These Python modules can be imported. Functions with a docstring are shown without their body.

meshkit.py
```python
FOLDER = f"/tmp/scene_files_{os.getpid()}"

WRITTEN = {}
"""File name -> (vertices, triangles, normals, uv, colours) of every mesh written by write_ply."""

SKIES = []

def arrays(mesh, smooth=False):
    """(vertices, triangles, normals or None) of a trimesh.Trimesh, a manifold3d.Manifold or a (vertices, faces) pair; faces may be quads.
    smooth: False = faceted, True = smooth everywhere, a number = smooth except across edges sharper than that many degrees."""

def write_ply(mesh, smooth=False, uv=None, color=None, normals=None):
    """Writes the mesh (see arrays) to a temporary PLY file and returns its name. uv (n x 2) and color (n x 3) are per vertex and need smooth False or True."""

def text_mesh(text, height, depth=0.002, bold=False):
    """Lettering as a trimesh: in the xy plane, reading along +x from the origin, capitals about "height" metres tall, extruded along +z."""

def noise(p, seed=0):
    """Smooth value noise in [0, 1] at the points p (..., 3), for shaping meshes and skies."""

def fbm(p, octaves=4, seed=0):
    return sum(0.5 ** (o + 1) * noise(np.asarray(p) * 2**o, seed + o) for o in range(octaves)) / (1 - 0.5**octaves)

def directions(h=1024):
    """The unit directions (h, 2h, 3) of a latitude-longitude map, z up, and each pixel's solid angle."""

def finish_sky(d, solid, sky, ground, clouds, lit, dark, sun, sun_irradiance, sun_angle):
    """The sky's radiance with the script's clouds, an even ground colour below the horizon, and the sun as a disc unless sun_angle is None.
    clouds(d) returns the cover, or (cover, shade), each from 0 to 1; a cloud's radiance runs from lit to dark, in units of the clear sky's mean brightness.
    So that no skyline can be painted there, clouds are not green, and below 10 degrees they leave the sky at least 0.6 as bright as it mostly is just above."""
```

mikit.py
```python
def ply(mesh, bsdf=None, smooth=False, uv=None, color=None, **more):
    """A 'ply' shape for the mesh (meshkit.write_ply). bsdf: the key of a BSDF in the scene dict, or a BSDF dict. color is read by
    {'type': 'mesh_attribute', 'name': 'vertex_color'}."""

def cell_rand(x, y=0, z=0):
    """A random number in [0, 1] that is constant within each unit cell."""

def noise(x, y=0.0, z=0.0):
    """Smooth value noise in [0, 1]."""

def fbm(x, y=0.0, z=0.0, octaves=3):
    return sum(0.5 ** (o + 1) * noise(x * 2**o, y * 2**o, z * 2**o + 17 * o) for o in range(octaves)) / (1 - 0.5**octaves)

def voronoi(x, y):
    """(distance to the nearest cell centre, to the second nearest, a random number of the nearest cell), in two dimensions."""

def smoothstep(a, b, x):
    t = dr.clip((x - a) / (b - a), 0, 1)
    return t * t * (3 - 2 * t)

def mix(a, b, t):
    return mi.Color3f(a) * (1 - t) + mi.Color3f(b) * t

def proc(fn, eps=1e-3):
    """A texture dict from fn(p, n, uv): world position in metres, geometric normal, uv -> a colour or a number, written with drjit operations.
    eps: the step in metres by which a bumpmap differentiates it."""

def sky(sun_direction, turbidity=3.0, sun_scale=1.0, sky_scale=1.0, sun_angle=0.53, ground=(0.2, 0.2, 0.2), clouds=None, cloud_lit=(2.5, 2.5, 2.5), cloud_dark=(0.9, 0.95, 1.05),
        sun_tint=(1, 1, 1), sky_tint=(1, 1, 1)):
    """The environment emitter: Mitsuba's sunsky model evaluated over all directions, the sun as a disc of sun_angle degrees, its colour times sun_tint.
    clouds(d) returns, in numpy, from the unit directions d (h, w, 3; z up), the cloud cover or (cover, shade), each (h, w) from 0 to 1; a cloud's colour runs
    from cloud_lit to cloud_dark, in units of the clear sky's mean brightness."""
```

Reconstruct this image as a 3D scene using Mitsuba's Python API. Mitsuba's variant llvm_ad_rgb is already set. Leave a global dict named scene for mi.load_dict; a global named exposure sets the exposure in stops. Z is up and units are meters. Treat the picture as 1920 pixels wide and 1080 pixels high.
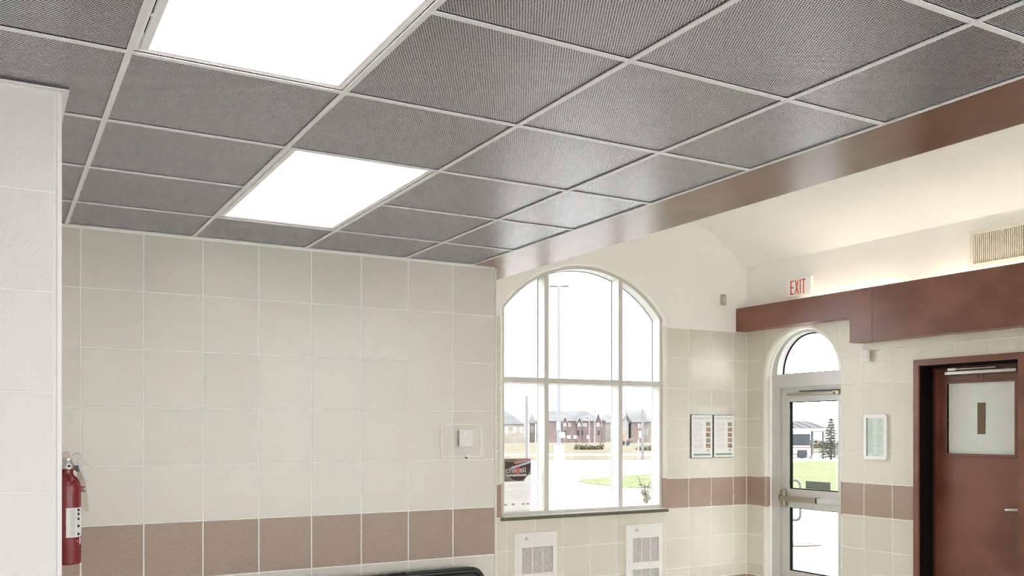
import math, random
import numpy as np
import trimesh
import drjit as dr
import mitsuba as mi
import mikit
import meshkit
from shapely.geometry import Polygon, box as sbox, Point
from shapely.ops import unary_union
from shapely import affinity

T = mi.ScalarTransform4f
random.seed(7)
rng = np.random.default_rng(7)
scene, labels = {"type": "scene"}, {}

# ------------------------------------------------------------------ camera, sky, exposure
CAM_Z, YAW, F_PX = 1.64, 0.5184, 1711.46
CX, SX = math.cos(YAW), math.sin(YAW)
exposure = 3.05
SKY = 6.2
scene["camera"] = {
    "type": "perspective",
    "fov": 2 * math.degrees(math.atan(960 / F_PX)), "fov_axis": "x",
    "principal_point_offset_x": 0.0, "principal_point_offset_y": -(805.14 - 540) / 1080,
    "near_clip": 0.05, "far_clip": 3000.0,
    "to_world": T().look_at(origin=[0, 0, CAM_Z], target=[SX, CX, CAM_Z], up=[0, 0, 1]),
}


def overcast(d):
    n = meshkit.fbm(d * np.array([2.0, 2.0, 5.0]), 4, 3)
    return np.ones(d.shape[:2]), np.clip(0.25 + 0.5 * n, 0, 1) * 0.35


SKY_SCALE = 1.0
scene["sky"] = mikit.sky((0.3, -0.6, 0.75), turbidity=4.0, sun_scale=0.0, sky_scale=SKY_SCALE, ground=(0.35, 0.35, 0.33),
                         clouds=overcast, cloud_lit=(SKY, SKY, SKY), cloud_dark=(SKY * 0.8, SKY * 0.82, SKY * 0.86))

# ------------------------------------------------------------------ materials


def col(c):
    return {"type": "rgb", "value": list(c)} if isinstance(c, (tuple, list)) else mikit.proc(c)


def mat(name, c, rough=0.5, spec=0.5, metallic=0.0, coat=0.0, bump=None, bscale=0.001, **more):
    b = {"type": "principled", "base_color": col(c), "roughness": rough, "specular": spec, "metallic": metallic, **more}
    if coat:
        b["clearcoat"], b["clearcoat_gloss"] = coat, 0.85
    if bump is not None:
        b = {"type": "bumpmap", "arbitrary": mikit.proc(bump, 5e-4), "scale": bscale, "nested": b}
    scene[name] = {"type": "twosided", "nested": b}


def speckle(base, amt, dark, size=0.0022, keep=0.12):
    def fn(p, n, uv):
        r = mikit.cell_rand(p.x / size, p.y / size, p.z / size)
        big = mikit.noise(p.x * 2.3, p.y * 2.3, p.z * 2.3)
        c = mi.Color3f(*base) * (1 - amt / 2 + amt * r) * (0.97 + 0.06 * big)
        return dr.select(r < keep, mi.Color3f(*dark) * (0.8 + 0.4 * big), c)
    return fn


def mottled(a, b, scale):
    def fn(p, n, uv):
        t = mikit.fbm(p.x * scale, p.y * scale, p.z * scale, 4)
        return mikit.mix(a, b, mikit.smoothstep(0.3, 0.7, t))
    return fn


CREAM = [(0.70, 0.68, 0.61), (0.715, 0.697, 0.63), (0.688, 0.668, 0.60)]
for i, c in enumerate(CREAM):
    mat(f"tile_cream_{i}", speckle(c, 0.045, tuple(x * 0.92 for x in c), 0.0018, 0.06), 0.27, 0.65)
for i, c in enumerate([(0.675, 0.65, 0.56), (0.69, 0.665, 0.575), (0.66, 0.635, 0.545)]):  # cream turned yellower and darker for the window and right walls
    mat(f"tile_sand_{i}", speckle(c, 0.045, tuple(x * 0.92 for x in c), 0.0018, 0.06), 0.27, 0.65)
for i, c in enumerate([(0.385, 0.285, 0.225), (0.375, 0.28, 0.215)]):
    mat(f"tile_brown_{i}", speckle(c, 0.22, tuple(x * 0.8 for x in c), 0.003, 0.2), 0.30, 0.6)
WHITE_T = (0.80, 0.79, 0.765)
mat("tile_white", speckle(WHITE_T, 0.035, tuple(x * 0.93 for x in WHITE_T), 0.0022, 0.03), 0.4, 0.4)
mat("plaster", (0.88, 0.872, 0.838), 0.75, 0.2)
mat("grout", (0.92, 0.915, 0.885), 0.8, 0.2)
mat("vault_paint", (0.885, 0.88, 0.85), 0.8, 0.2)
mat("bullnose_glaze", (0.78, 0.765, 0.69), 0.3, 0.5)
mat("white_trim", (0.86, 0.86, 0.84), 0.35, 0.5)
mat("grid_paint", (0.84, 0.85, 0.86), 0.4, 0.5)
mat("lamp_frame_paint", (0.93, 0.93, 0.93), 0.35, 0.5)
mat("maroon_paint", mottled((0.150, 0.050, 0.031), (0.215, 0.084, 0.054), 2.6), 0.30, 0.65, coat=0.2)
mat("bulkhead_paint", mottled((0.150, 0.072, 0.040), (0.190, 0.096, 0.058), 2.6), 0.22, 0.75, coat=1.0)
mat("maroon_dark", (0.09, 0.022, 0.014), 0.4, 0.5)
mat("black_gasket", (0.006, 0.005, 0.005), 0.8, 0.1)
mat("frame_grey", (0.60, 0.60, 0.56), 0.4, 0.5)
mat("aluminium", (0.60, 0.61, 0.595), 0.38, 0.5, metallic=0.25)
mat("sill_stone", (0.11, 0.11, 0.075), 0.25, 0.6)
mat("bronze", (0.40, 0.36, 0.28), 0.3, 0.5, metallic=0.85)
mat("steel", (0.62, 0.62, 0.60), 0.28, 0.5, metallic=0.9)
mat("dull_steel", (0.33, 0.33, 0.32), 0.35, 0.5, metallic=0.8)
mat("dark_metal", (0.05, 0.05, 0.05), 0.4, 0.5)
mat("white_enamel", (0.80, 0.80, 0.765), 0.35, 0.5)
mat("heater_inside", (0.30, 0.30, 0.27), 0.6, 0.3)
mat("white_plastic", (0.84, 0.84, 0.81), 0.3, 0.5)
mat("grey_plastic", (0.45, 0.43, 0.36), 0.4, 0.5)
mat("bright_plastic", (0.9, 0.9, 0.9), 0.25, 0.5)
mat("clear_rim", (0.80, 0.79, 0.71), 0.2, 0.6)
mat("black_gloss", (0.008, 0.009, 0.009), 0.30, 0.5, coat=0.2)
mat("red_enamel", (0.20, 0.006, 0.012), 0.16, 0.6, coat=0.8)
mat("tag_card", (0.62, 0.56, 0.47), 0.7, 0.2)
mat("label_white", (0.85, 0.85, 0.85), 0.3, 0.5)
mat("print_grey", (0.42, 0.43, 0.46), 0.6, 0.2)
mat("print_light", (0.66, 0.67, 0.66), 0.6, 0.2)
mat("print_black", (0.03, 0.03, 0.03), 0.6, 0.2)
mat("exit_red", (0.62, 0.09, 0.05), 0.5, 0.3)
mat("plaque_white", (0.83, 0.85, 0.83), 0.45, 0.3)
mat("plaque_green", (0.24, 0.33, 0.28), 0.5, 0.3)
mat("notice_green", (0.70, 0.82, 0.76), 0.4, 0.4)
mat("notice_line", (0.42, 0.56, 0.51), 0.5, 0.3)
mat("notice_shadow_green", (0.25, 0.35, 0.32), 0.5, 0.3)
mat("frosted_glass", (0.74, 0.80, 0.765), 0.25, 0.5)
mat("plate_olive", (0.14, 0.105, 0.045), 0.4, 0.5)
mat("vent_paint", (0.80, 0.77, 0.68), 0.45, 0.4)
mat("vent_inside_shade", (0.02, 0.013, 0.010), 0.7, 0.2)  # near-black colour paints in the shade inside the duct
mat("sign_back_green", (0.20, 0.27, 0.235), 0.5, 0.3)
mat("void_black", (0.004, 0.004, 0.004), 1.0, 0.0)  # black paints in the dark of unlit voids
mat("unseen_floor", mottled((0.66, 0.65, 0.625), (0.72, 0.71, 0.685), 2.0), 0.4, 0.4)  # out of view; pale tone chosen to bounce light up to the ceiling
mat("wall_paint_plain", (0.78, 0.76, 0.70), 0.7, 0.3)
scene["clear_pane"] = {"type": "thindielectric", "int_ior": 1.5, "ext_ior": 1.0}
scene["clear_cover"] = {"type": "thindielectric", "int_ior": 1.35, "ext_ior": 1.0}

PITCH = 0.00805


def holes(p, n, uv):
    """1 inside a punched hole: staggered rows across the room."""
    a, b = p.x / PITCH, p.y / (PITCH * 0.8660254)
    row = dr.floor(b + 0.5)
    odd = row - 2 * dr.floor(row / 2)
    u = a + 0.5 * odd
    du, dv = u - dr.floor(u + 0.5), (b - row) * 0.8660254
    return dr.select(du * du + dv * dv < 0.102, mi.Float(1), mi.Float(0))


mat("ceiling_steel", (0.50, 0.50, 0.475), 0.34, 0.6, metallic=0.55)
METAL = (0.665, 0.68, 0.70)
scene["ceiling_perforated"] = {"type": "twosided", "nested": {"type": "principled",
    "base_color": mikit.proc(lambda p, n, uv: mi.Color3f(*METAL) * (1 - 0.985 * holes(p, n, uv))),
    "roughness": mikit.proc(lambda p, n, uv: 0.27 + 0.7 * holes(p, n, uv)),
    "metallic": mikit.proc(lambda p, n, uv: 0.72 * (1 - holes(p, n, uv)))}}



def dry_grass(p, n, uv):
    t = mikit.fbm(p.x * 0.35, p.y * 0.35, p.z, 4)
    s = mikit.noise(p.x * 3, p.y * 3)
    return mikit.mix((0.075, 0.073, 0.048), (0.120, 0.112, 0.080), t) * (0.8 + 0.4 * s)


def lawn_col(p, n, uv):
    t = mikit.fbm(p.x * 0.8, p.y * 0.8, 0.0, 4)
    s = mikit.noise(p.x * 9, p.y * 9)
    return mikit.mix((0.080, 0.098, 0.047), (0.118, 0.130, 0.070), t) * (0.75 + 0.5 * s)


mat("field_grass", dry_grass, 0.95, 0.1)
mat("lawn_grass", lawn_col, 0.95, 0.1)
mat("paving", (0.34, 0.34, 0.335), 0.9, 0.1)
mat("kerb_grey", (0.09, 0.09, 0.088), 0.9, 0.1)
mat("shingle", mottled((0.12, 0.127, 0.132), (0.155, 0.16, 0.165), 0.5), 0.9, 0.1)
mat("brick_red", mottled((0.175, 0.135, 0.130), (0.150, 0.118, 0.115), 1.1), 0.9, 0.1)
mat("brick_tan", mottled((0.26, 0.243, 0.215), (0.225, 0.208, 0.180), 1.1), 0.9, 0.1)
mat("siding_white", (0.40, 0.40, 0.395), 0.8, 0.2)
mat("far_window", (0.27, 0.275, 0.28), 0.6, 0.2)
mat("far_dark", (0.045, 0.047, 0.052), 0.7, 0.1)
mat("pole_grey", (0.15, 0.152, 0.155), 0.6, 0.3)
mat("pole_blue", (0.185, 0.195, 0.215), 0.5, 0.3)
mat("pole_white", (0.24, 0.245, 0.25), 0.5, 0.3)
mat("machine_orange", (0.30, 0.19, 0.12), 0.6, 0.3)
mat("bus_white", (0.38, 0.38, 0.385), 0.4, 0.4)
mat("bus_glass", (0.040, 0.046, 0.054), 0.7, 0.1)
mat("bus_red", (0.28, 0.12, 0.115), 0.5, 0.3)
mat("roof_metal", (0.062, 0.064, 0.068), 0.8, 0.1)
mat("spruce_needles", (0.060, 0.068, 0.058), 0.9, 0.1)
mat("bark", (0.07, 0.06, 0.05), 0.9, 0.1)
mat("shrub_leaf", (0.150, 0.150, 0.100), 0.8, 0.2)
mat("weed_leaf", (0.115, 0.112, 0.080), 0.9, 0.1)
mat("mulch_red", mottled((0.115, 0.095, 0.087), (0.20, 0.19, 0.18), 7.0), 0.9, 0.1)
scene["poster_white"] = {"type": "principledthin", "base_color": {"type": "rgb", "value": [0.82, 0.82, 0.81]}, "diff_trans": 0.7, "roughness": 0.6}
mat("poster_taupe", mottled((0.30, 0.25, 0.24), (0.20, 0.16, 0.14), 8.0), 0.5, 0.3)
mat("poster_dark", (0.075, 0.05, 0.045), 0.5, 0.3)
mat("poster_red", (0.55, 0.05, 0.05), 0.5, 0.3)
mat("poster_rose", (0.62, 0.30, 0.28), 0.5, 0.3)
mat("poster_blue", (0.50, 0.60, 0.72), 0.5, 0.3)
mat("photo_a", mottled((0.45, 0.42, 0.35), (0.20, 0.20, 0.16), 60.0), 0.5, 0.3)
mat("photo_b", mottled((0.50, 0.36, 0.22), (0.25, 0.13, 0.09), 60.0), 0.5, 0.3)

# ------------------------------------------------------------------ helpers
used = {}


def numbered(key):
    n = used.get(key, -1) + 1
    used[key] = n
    return key if n == 0 else f"{key}_{n:03d}"


def tag(key, label=None, category=None, group=None, kind=None):
    d = labels.setdefault(key, {})
    for k, v in (("label", label), ("category", category), ("group", group), ("kind", kind)):
        if v:
            d[k] = v
    return key


def add(name, mesh, bsdf, parent=None, smooth=False, label=None, kind=None, **more):
    key = numbered(f"{parent}__{name}" if parent else name)
    if isinstance(mesh, (list,)):
        mesh = trimesh.util.concatenate(mesh)
    scene[key] = mikit.ply(mesh, bsdf, smooth=smooth, **more)
    if label or kind:
        tag(key, label, kind=kind)
    return key


def thing(name, label, category, group=None, kind=None):
    return tag(numbered(name), label, category, group, kind)


def bx(x0, x1, y0, y1, z0, z1):
    m = trimesh.creation.box(extents=(abs(x1 - x0), abs(y1 - y0), abs(z1 - z0)))
    m.apply_translation(((x0 + x1) / 2, (y0 + y1) / 2, (z0 + z1) / 2))
    return m


def cbx(x0, x1, y0, y1, z0, z1, c=0.003):
    """A box with chamfered edges."""
    lo, hi = np.minimum((x0, y0, z0), (x1, y1, z1)), np.maximum((x0, y0, z0), (x1, y1, z1))
    c = min(c, 0.45 * float((hi - lo).min()))
    pts = []
    for i in range(8):
        k = np.array([i & 1, (i >> 1) & 1, (i >> 2) & 1])
        v, s = np.where(k, hi, lo), np.where(k, -1, 1) * c
        for ax in range(3):
            q = v + s
            q[ax] = v[ax]
            pts.append(q)
    return trimesh.convex.convex_hull(np.array(pts))


def ext(poly, d):
    ps = getattr(poly, "geoms", [poly])
    ms = [trimesh.creation.extrude_polygon(p, d, engine="earcut") for p in ps if p.geom_type == "Polygon" and p.area > 1e-7]
    return trimesh.util.concatenate(ms) if ms else None


def rrect(a0, a1, b0, b1, r, n=6):
    return sbox(a0 + r, b0 + r, a1 - r, b1 - r).buffer(r, quad_segs=n)


class Frame:
    """A wall: a runs to the right as one faces it, b up, n out of it."""

    def __init__(self, o, a, n):
        self.m = np.eye(4)
        self.m[:3, 0], self.m[:3, 1], self.m[:3, 2], self.m[:3, 3] = a, (0, 0, 1), n, o

    def __call__(self, m):
        m = m.copy()
        m.apply_transform(self.m)
        return m


def cyl(r, p0, p1, n=16):
    return trimesh.creation.cylinder(radius=r, segment=(p0, p1), sections=n)


def cone(r0, r1, p0, p1, n=12):
    p0, p1 = np.array(p0, float), np.array(p1, float)
    h = np.linalg.norm(p1 - p0)
    m = trimesh.creation.revolve([(0, 0), (r0, 0), (r1, h), (0, h)], sections=n)
    m.apply_transform(trimesh.geometry.align_vectors((0, 0, 1), (p1 - p0) / h))
    m.apply_translation(p0)
    return m


def tube(pts, r, n=8):
    p = np.asarray(pts, float)
    t = np.gradient(p, axis=0)
    t /= np.linalg.norm(t, axis=1, keepdims=True)
    ref = np.array([0.31, 0.17, 0.93])
    a = np.cross(t, ref)
    a /= np.linalg.norm(a, axis=1, keepdims=True)
    b = np.cross(t, a)
    ang = np.arange(n) * 2 * np.pi / n
    v = p[:, None] + r * (np.cos(ang)[None, :, None] * a[:, None] + np.sin(ang)[None, :, None] * b[:, None])
    f = []
    for i in range(len(p) - 1):
        for j in range(n):
            k = (j + 1) % n
            f += [[i * n + j, i * n + k, (i + 1) * n + k], [i * n + j, (i + 1) * n + k, (i + 1) * n + j]]
    for j in range(1, n - 1):
        f += [[0, j + 1, j], [(len(p) - 1) * n, (len(p) - 1) * n + j, (len(p) - 1) * n + j + 1]]
    m = trimesh.Trimesh(v.reshape(-1, 3), f, process=False)
    m.fix_normals()
    return m


def lathe(profile, centre, n=32):
    m = trimesh.creation.revolve(profile, sections=n)
    m.apply_translation(centre)
    return m


# ------------------------------------------------------------------ room dimensions
Y1, Y2, X3, XE, HC = 4.9447, 6.9478, 6.7385, 2.711, 2.6393
X0, Y0 = 0.18, 3.0
BACK, LEFT = -3.6, -3.2
JOINT, TT = 0.0068, 0.0018
ZROW = [0.162] + [1.1625 + 0.2937 * k for k in range(-3, 6)]
FW1 = Frame((0, Y1, 0), (1, 0, 0), (0, -1, 0))
FW2 = Frame((0, Y2, 0), (1, 0, 0), (0, -1, 0))
FW3 = Frame((X3, 0, 0), (0, -1, 0), (-1, 0, 0))          # a = -y
FW0 = Frame((0, Y0, 0), (1, 0, 0), (0, -1, 0))
FWS = Frame((X0, 0, 0), (0, 1, 0), (1, 0, 0))            # side of the left wall, a = y

tile_meshes = {}


def tile_mesh(poly):
    """A tile on a rectangle: arris eased; on any other outline: plain slab."""
    x0, y0, x1, y1 = poly.bounds
    if abs(poly.area - (x1 - x0) * (y1 - y0)) < 1e-7 and len(poly.exterior.coords) <= 6:
        e = 0.0014
        v = [(x0, y0, 0), (x1, y0, 0), (x1, y1, 0), (x0, y1, 0), (x0, y0, TT - e / 1.4), (x1, y0, TT - e / 1.4), (x1, y1, TT - e / 1.4), (x0, y1, TT - e / 1.4),
             (x0 + e, y0 + e, TT), (x1 - e, y0 + e, TT), (x1 - e, y1 - e, TT), (x0 + e, y1 - e, TT)]
        f = [(8, 9, 10), (8, 10, 11)]
        for i in range(4):
            j = (i + 1) % 4
            f += [(i, j, j + 4), (i, j + 4, i + 4), (i + 4, j + 4, j + 8), (i + 4, j + 8, i + 8)]
        return trimesh.Trimesh(v, f, process=False)
    return ext(poly, TT)


def tile_wall(holder, frame, alines, region, base=True, mats=None, tone="cream"):
    """Every tile between the joint lines is a part of the wall; region is the tiled area (a, b)."""
    zl = ([0.0] if base else []) + ZROW
    k = 0
    for i in range(len(alines) - 1):
        for j in range(len(zl) - 1):
            cell = sbox(alines[i] + JOINT / 2, zl[j] + JOINT / 2, alines[i + 1] - JOINT / 2, zl[j + 1] - JOINT / 2).intersection(region)
            for p in getattr(cell, "geoms", [cell]):
                if p.geom_type != "Polygon" or p.area < 2e-4:
                    continue
                brown = (base and j == 0) or abs(zl[j + 1] - 1.1625) < 1e-3
                m = (mats or f"tile_{tone}_{(i * 7 + j * 5 + (i * j) % 3) % 3}") if not brown else f"tile_brown_{(i + j) % 2}"
                mesh = frame(tile_mesh(p))
                mesh.apply_translation(-frame.m[:3, 2] * TT)
                add("tile", mesh, m, holder)
                k += 1
    return k


def slab(frame, poly, n0, n1):
    """Polygon (a, b) between depths n0 and n1 (out of the wall is positive)."""
    m = ext(poly, n1 - n0)
    m.apply_translation((0, 0, n0))
    return frame(m)


# ------------------------------------------------------------------ floor and outer shell
add("floor", bx(LEFT - 0.2, X3 + 0.2, BACK - 0.2, Y2 + 0.2, -0.12, 0), "unseen_floor")
tag("floor", "unseen floor of the waiting room, pale to bounce light onto the ceiling", "floor", kind="structure")

# window wall (straight ahead, with the arched window)
WX0, WX1, WZS, WZB = 3.877, 5.668, 2.712, 0.868
wc, whalf, wrise = (WX0 + WX1) / 2, (WX1 - WX0) / 2, 0.435


def seg_arch(x0, x1, z0, zs, rise, n=28):
    c, h = (x0 + x1) / 2, (x1 - x0) / 2
    R = (h * h + rise * rise) / (2 * rise)
    a = math.asin(h / R)
    arc = [(c + R * math.sin(t), zs + rise - R + R * math.cos(t)) for t in np.linspace(a, -a, n)]
    return [(x0, z0), (x1, z0)] + arc


win_path = seg_arch(WX0, WX1, WZB, WZS, wrise)
win_hole = Polygon(win_path)
wall2 = Polygon([(XE - 0.15, -0.1), (X3 + 0.2, -0.1), (X3 + 0.2, 4.2), (XE - 0.15, 4.2)])
BN = 0.034
win_bull = win_hole.buffer(BN, join_style=2).intersection(sbox(0, WZB, 9, 9))
add("wall_back", slab(FW2, wall2.difference(win_bull.union(win_hole)), -0.20, -TT), "plaster")
tag("wall_back", "cream wall holding the arched window, tiled below and painted above", "wall", kind="structure")
W2X = [2.73, 3.02, 3.315, 3.61, 3.9085, 4.204, 4.4995, 4.795, 5.0905, 5.386, 5.68, 5.97, 6.26, 6.555, X3 - TT]
tile_wall("wall_back", FW2, W2X, sbox(2.0, 0, X3, ZROW[-1]).difference(win_bull), tone="sand")


def bullnose(path, frame, depth, zr):
    """A rounded edging along an open path (a, b) that walks round an opening; keeps the stretch between zr."""
    p = np.array(path, float)
    q = [p[0]]
    for u, v in zip(p[:-1], p[1:]):                       # cut long runs, so that stretches end where they should
        L = np.linalg.norm(v - u)
        cuts = sorted({min(1, max(0, (z - u[1]) / (v[1] - u[1]))) for z in zr if abs(v[1] - u[1]) > 1e-6} - {0.0})
        for c in [c for c in cuts if 0 < c < 1] + [1.0]:
            q.append(u + (v - u) * c)
    q = np.array(q)
    keep = (q[:, 1] >= zr[0] - 1e-6) & (q[:, 1] <= zr[1] + 1e-6)
    runs, cur = [], []
    for ok, pt, i in zip(keep, q, range(len(q))):
        if ok:
            cur.append(i)
        elif cur:
            runs.append(cur)
            cur = []
    if cur:
        runs.append(cur)
    t = np.gradient(q, axis=0)
    t /= np.linalg.norm(t, axis=1, keepdims=True)
    nrm = np.stack([t[:, 1], -t[:, 0]], 1)                 # outward for a counter-clockwise walk
    prof = [(BN * (1 - math.sin(s)), -BN * (1 - math.cos(s))) for s in np.linspace(0, math.pi / 2, 7)] + [(0.0, -depth)]
    prof = [(0.0 + BN, -depth)] + prof
    out = []
    for r in runs:
        if len(r) < 2:
            continue
        v = np.array([[(q[i][0] + nrm[i][0] * o, q[i][1] + nrm[i][1] * o, n) for o, n in prof] for i in r])
        m, f = len(prof), []
        for i in range(len(r) - 1):
            for j in range(m):
                k = (j + 1) % m
                f += [(i * m + j, (i + 1) * m + j, (i + 1) * m + k), (i * m + j, (i + 1) * m + k, i * m + k)]
        for j in range(1, m - 1):
            e = (len(r) - 1) * m
            f += [(0, j, j + 1), (e, e + j + 1, e + j)]
        me = trimesh.Trimesh(v.reshape(-1, 3), f, process=False)
        me.fix_normals()
        out.append(frame(me))
    return out


jamb = win_path[1:] + [(WX0, WZB)]
for zr, m in (((WZB, 1.1625), "tile_brown_0"), ((1.1675, ZROW[-1]), "bullnose_glaze"), ((ZROW[-1] + 0.005, 9), "plaster")):
    for me in bullnose(jamb, FW2, 0.055, zr):
        add("edging", me, m, "wall_back", smooth=40)

# end wall of the low part, its return and the tiles
add("wall_center", bx(X0, XE - 0.012, Y1 + TT, Y1 + 0.18, -0.1, HC + 0.16), "grout")
tag("wall_center", "cream tiled wall with a brown tile band, below the metal ceiling", "wall", kind="structure")
W1X = [X0 + 0.002] + [0.3814 + 0.2902 * k for k in range(0, 8)] + [XE - 0.012]
tile_wall("wall_center", FW1, W1X, sbox(0, 0, XE - 0.012, HC))
add("end_trim", cbx(XE - 0.014, XE, Y1 - 0.004, Y1 + 0.02, 0, HC - 0.004, 0.003), "bullnose_glaze", "wall_center", label="pale corner trim")
add("return", bx(XE - 0.10, XE - 0.001, Y1 + 0.18, Y2 - 0.001, -0.1, HC + 0.16), "wall_paint_plain", "wall_center")

# left wall that ends in a corner near the camera
add("wall_left", bx(LEFT, X0 - TT, Y0 + TT, Y1 + 0.16, -0.1, HC - 0.0005), "plaster")
tag("wall_left", "near white tiled wall ending in a white corner trim at the left", "wall", kind="structure")
W0X = [X0 - 0.016 - 0.5 - 0.295 * k for k in range(8, -1, -1)] + [X0 - 0.016]
W0X = [w for w in W0X if w > LEFT]
tile_wall("wall_left", FW0, W0X, sbox(LEFT, 0, X0 - 0.016, HC), mats="tile_white")
tile_wall("wall_left", FWS, [Y0 + 0.015 + 0.32 * k for k in range(0, 6)] + [Y1 - 0.002], sbox(Y0, 0, Y1, HC), mats="tile_white")
add("end_trim", cbx(X0 - 0.014, X0 + 0.001, Y0 - 0.004, Y0 + 0.014, 0, HC - 0.004, 0.003), "white_trim", "wall_left", label="white corner trim")

# right wall with the arched door and the maroon door
DY0, DY1, DZS = 5.770, 6.688, 2.150
dc, dr_ = (DY0 + DY1) / 2, (DY1 - DY0) / 2
door_path = [(-DY1, 0.0), (-DY0, 0.0)] + [(-dc + dr_ * math.cos(t), DZS + dr_ * math.sin(t)) for t in np.linspace(0, math.pi, 33)]
door_hole = Polygon(door_path)
door_bull = door_hole.buffer(BN, join_style=2).intersection(sbox(-9, 0, 9, 9))
MY0, MY1, MZ = 4.085, 4.935, 2.17
maroon_hole = sbox(-MY1, 0, -MY0, MZ)
maroon_frame_outer = sbox(-MY1 - 0.048, 0, -MY0 + 0.048, MZ + 0.052)
vent_hole = sbox(-4.455, 2.945, -3.55, 3.176)
wall3 = Polygon([(-Y2 - 0.2, -0.1), (-BACK, -0.1), (-BACK, 4.2), (-Y2 - 0.2, 4.2)])
add("wall_right", slab(FW3, wall3.difference(door_bull.union(door_hole)).difference(maroon_hole.buffer(0.002, join_style=2)).difference(vent_hole), -0.20, -TT), "plaster")
tag("wall_right", "cream wall with the arched glass door and the maroon door", "wall", kind="structure")
W3A = sorted([-(5.499 + 0.2937 * k) for k in range(1, 5)] + [-(5.499 - 0.2937 * k) for k in range(0, 30)] + [-Y2])
W3A = [a for a in W3A if a <= 2.2]
tile_wall("wall_right", FW3, W3A, sbox(-Y2, 0, 2.2, ZROW[-1]).difference(door_bull).difference(maroon_frame_outer), tone="sand")
for zr, m in (((0, 0.8688 - 0.005), "bullnose_glaze"), ((0.8688, 1.1625), "tile_brown_0"), ((1.1675, 9), "bullnose_glaze")):
    for me in bullnose(door_path[1:] + [door_path[0]], FW3, 0.07, zr):
        add("edging", me, m, "wall_right", smooth=40)

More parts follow.
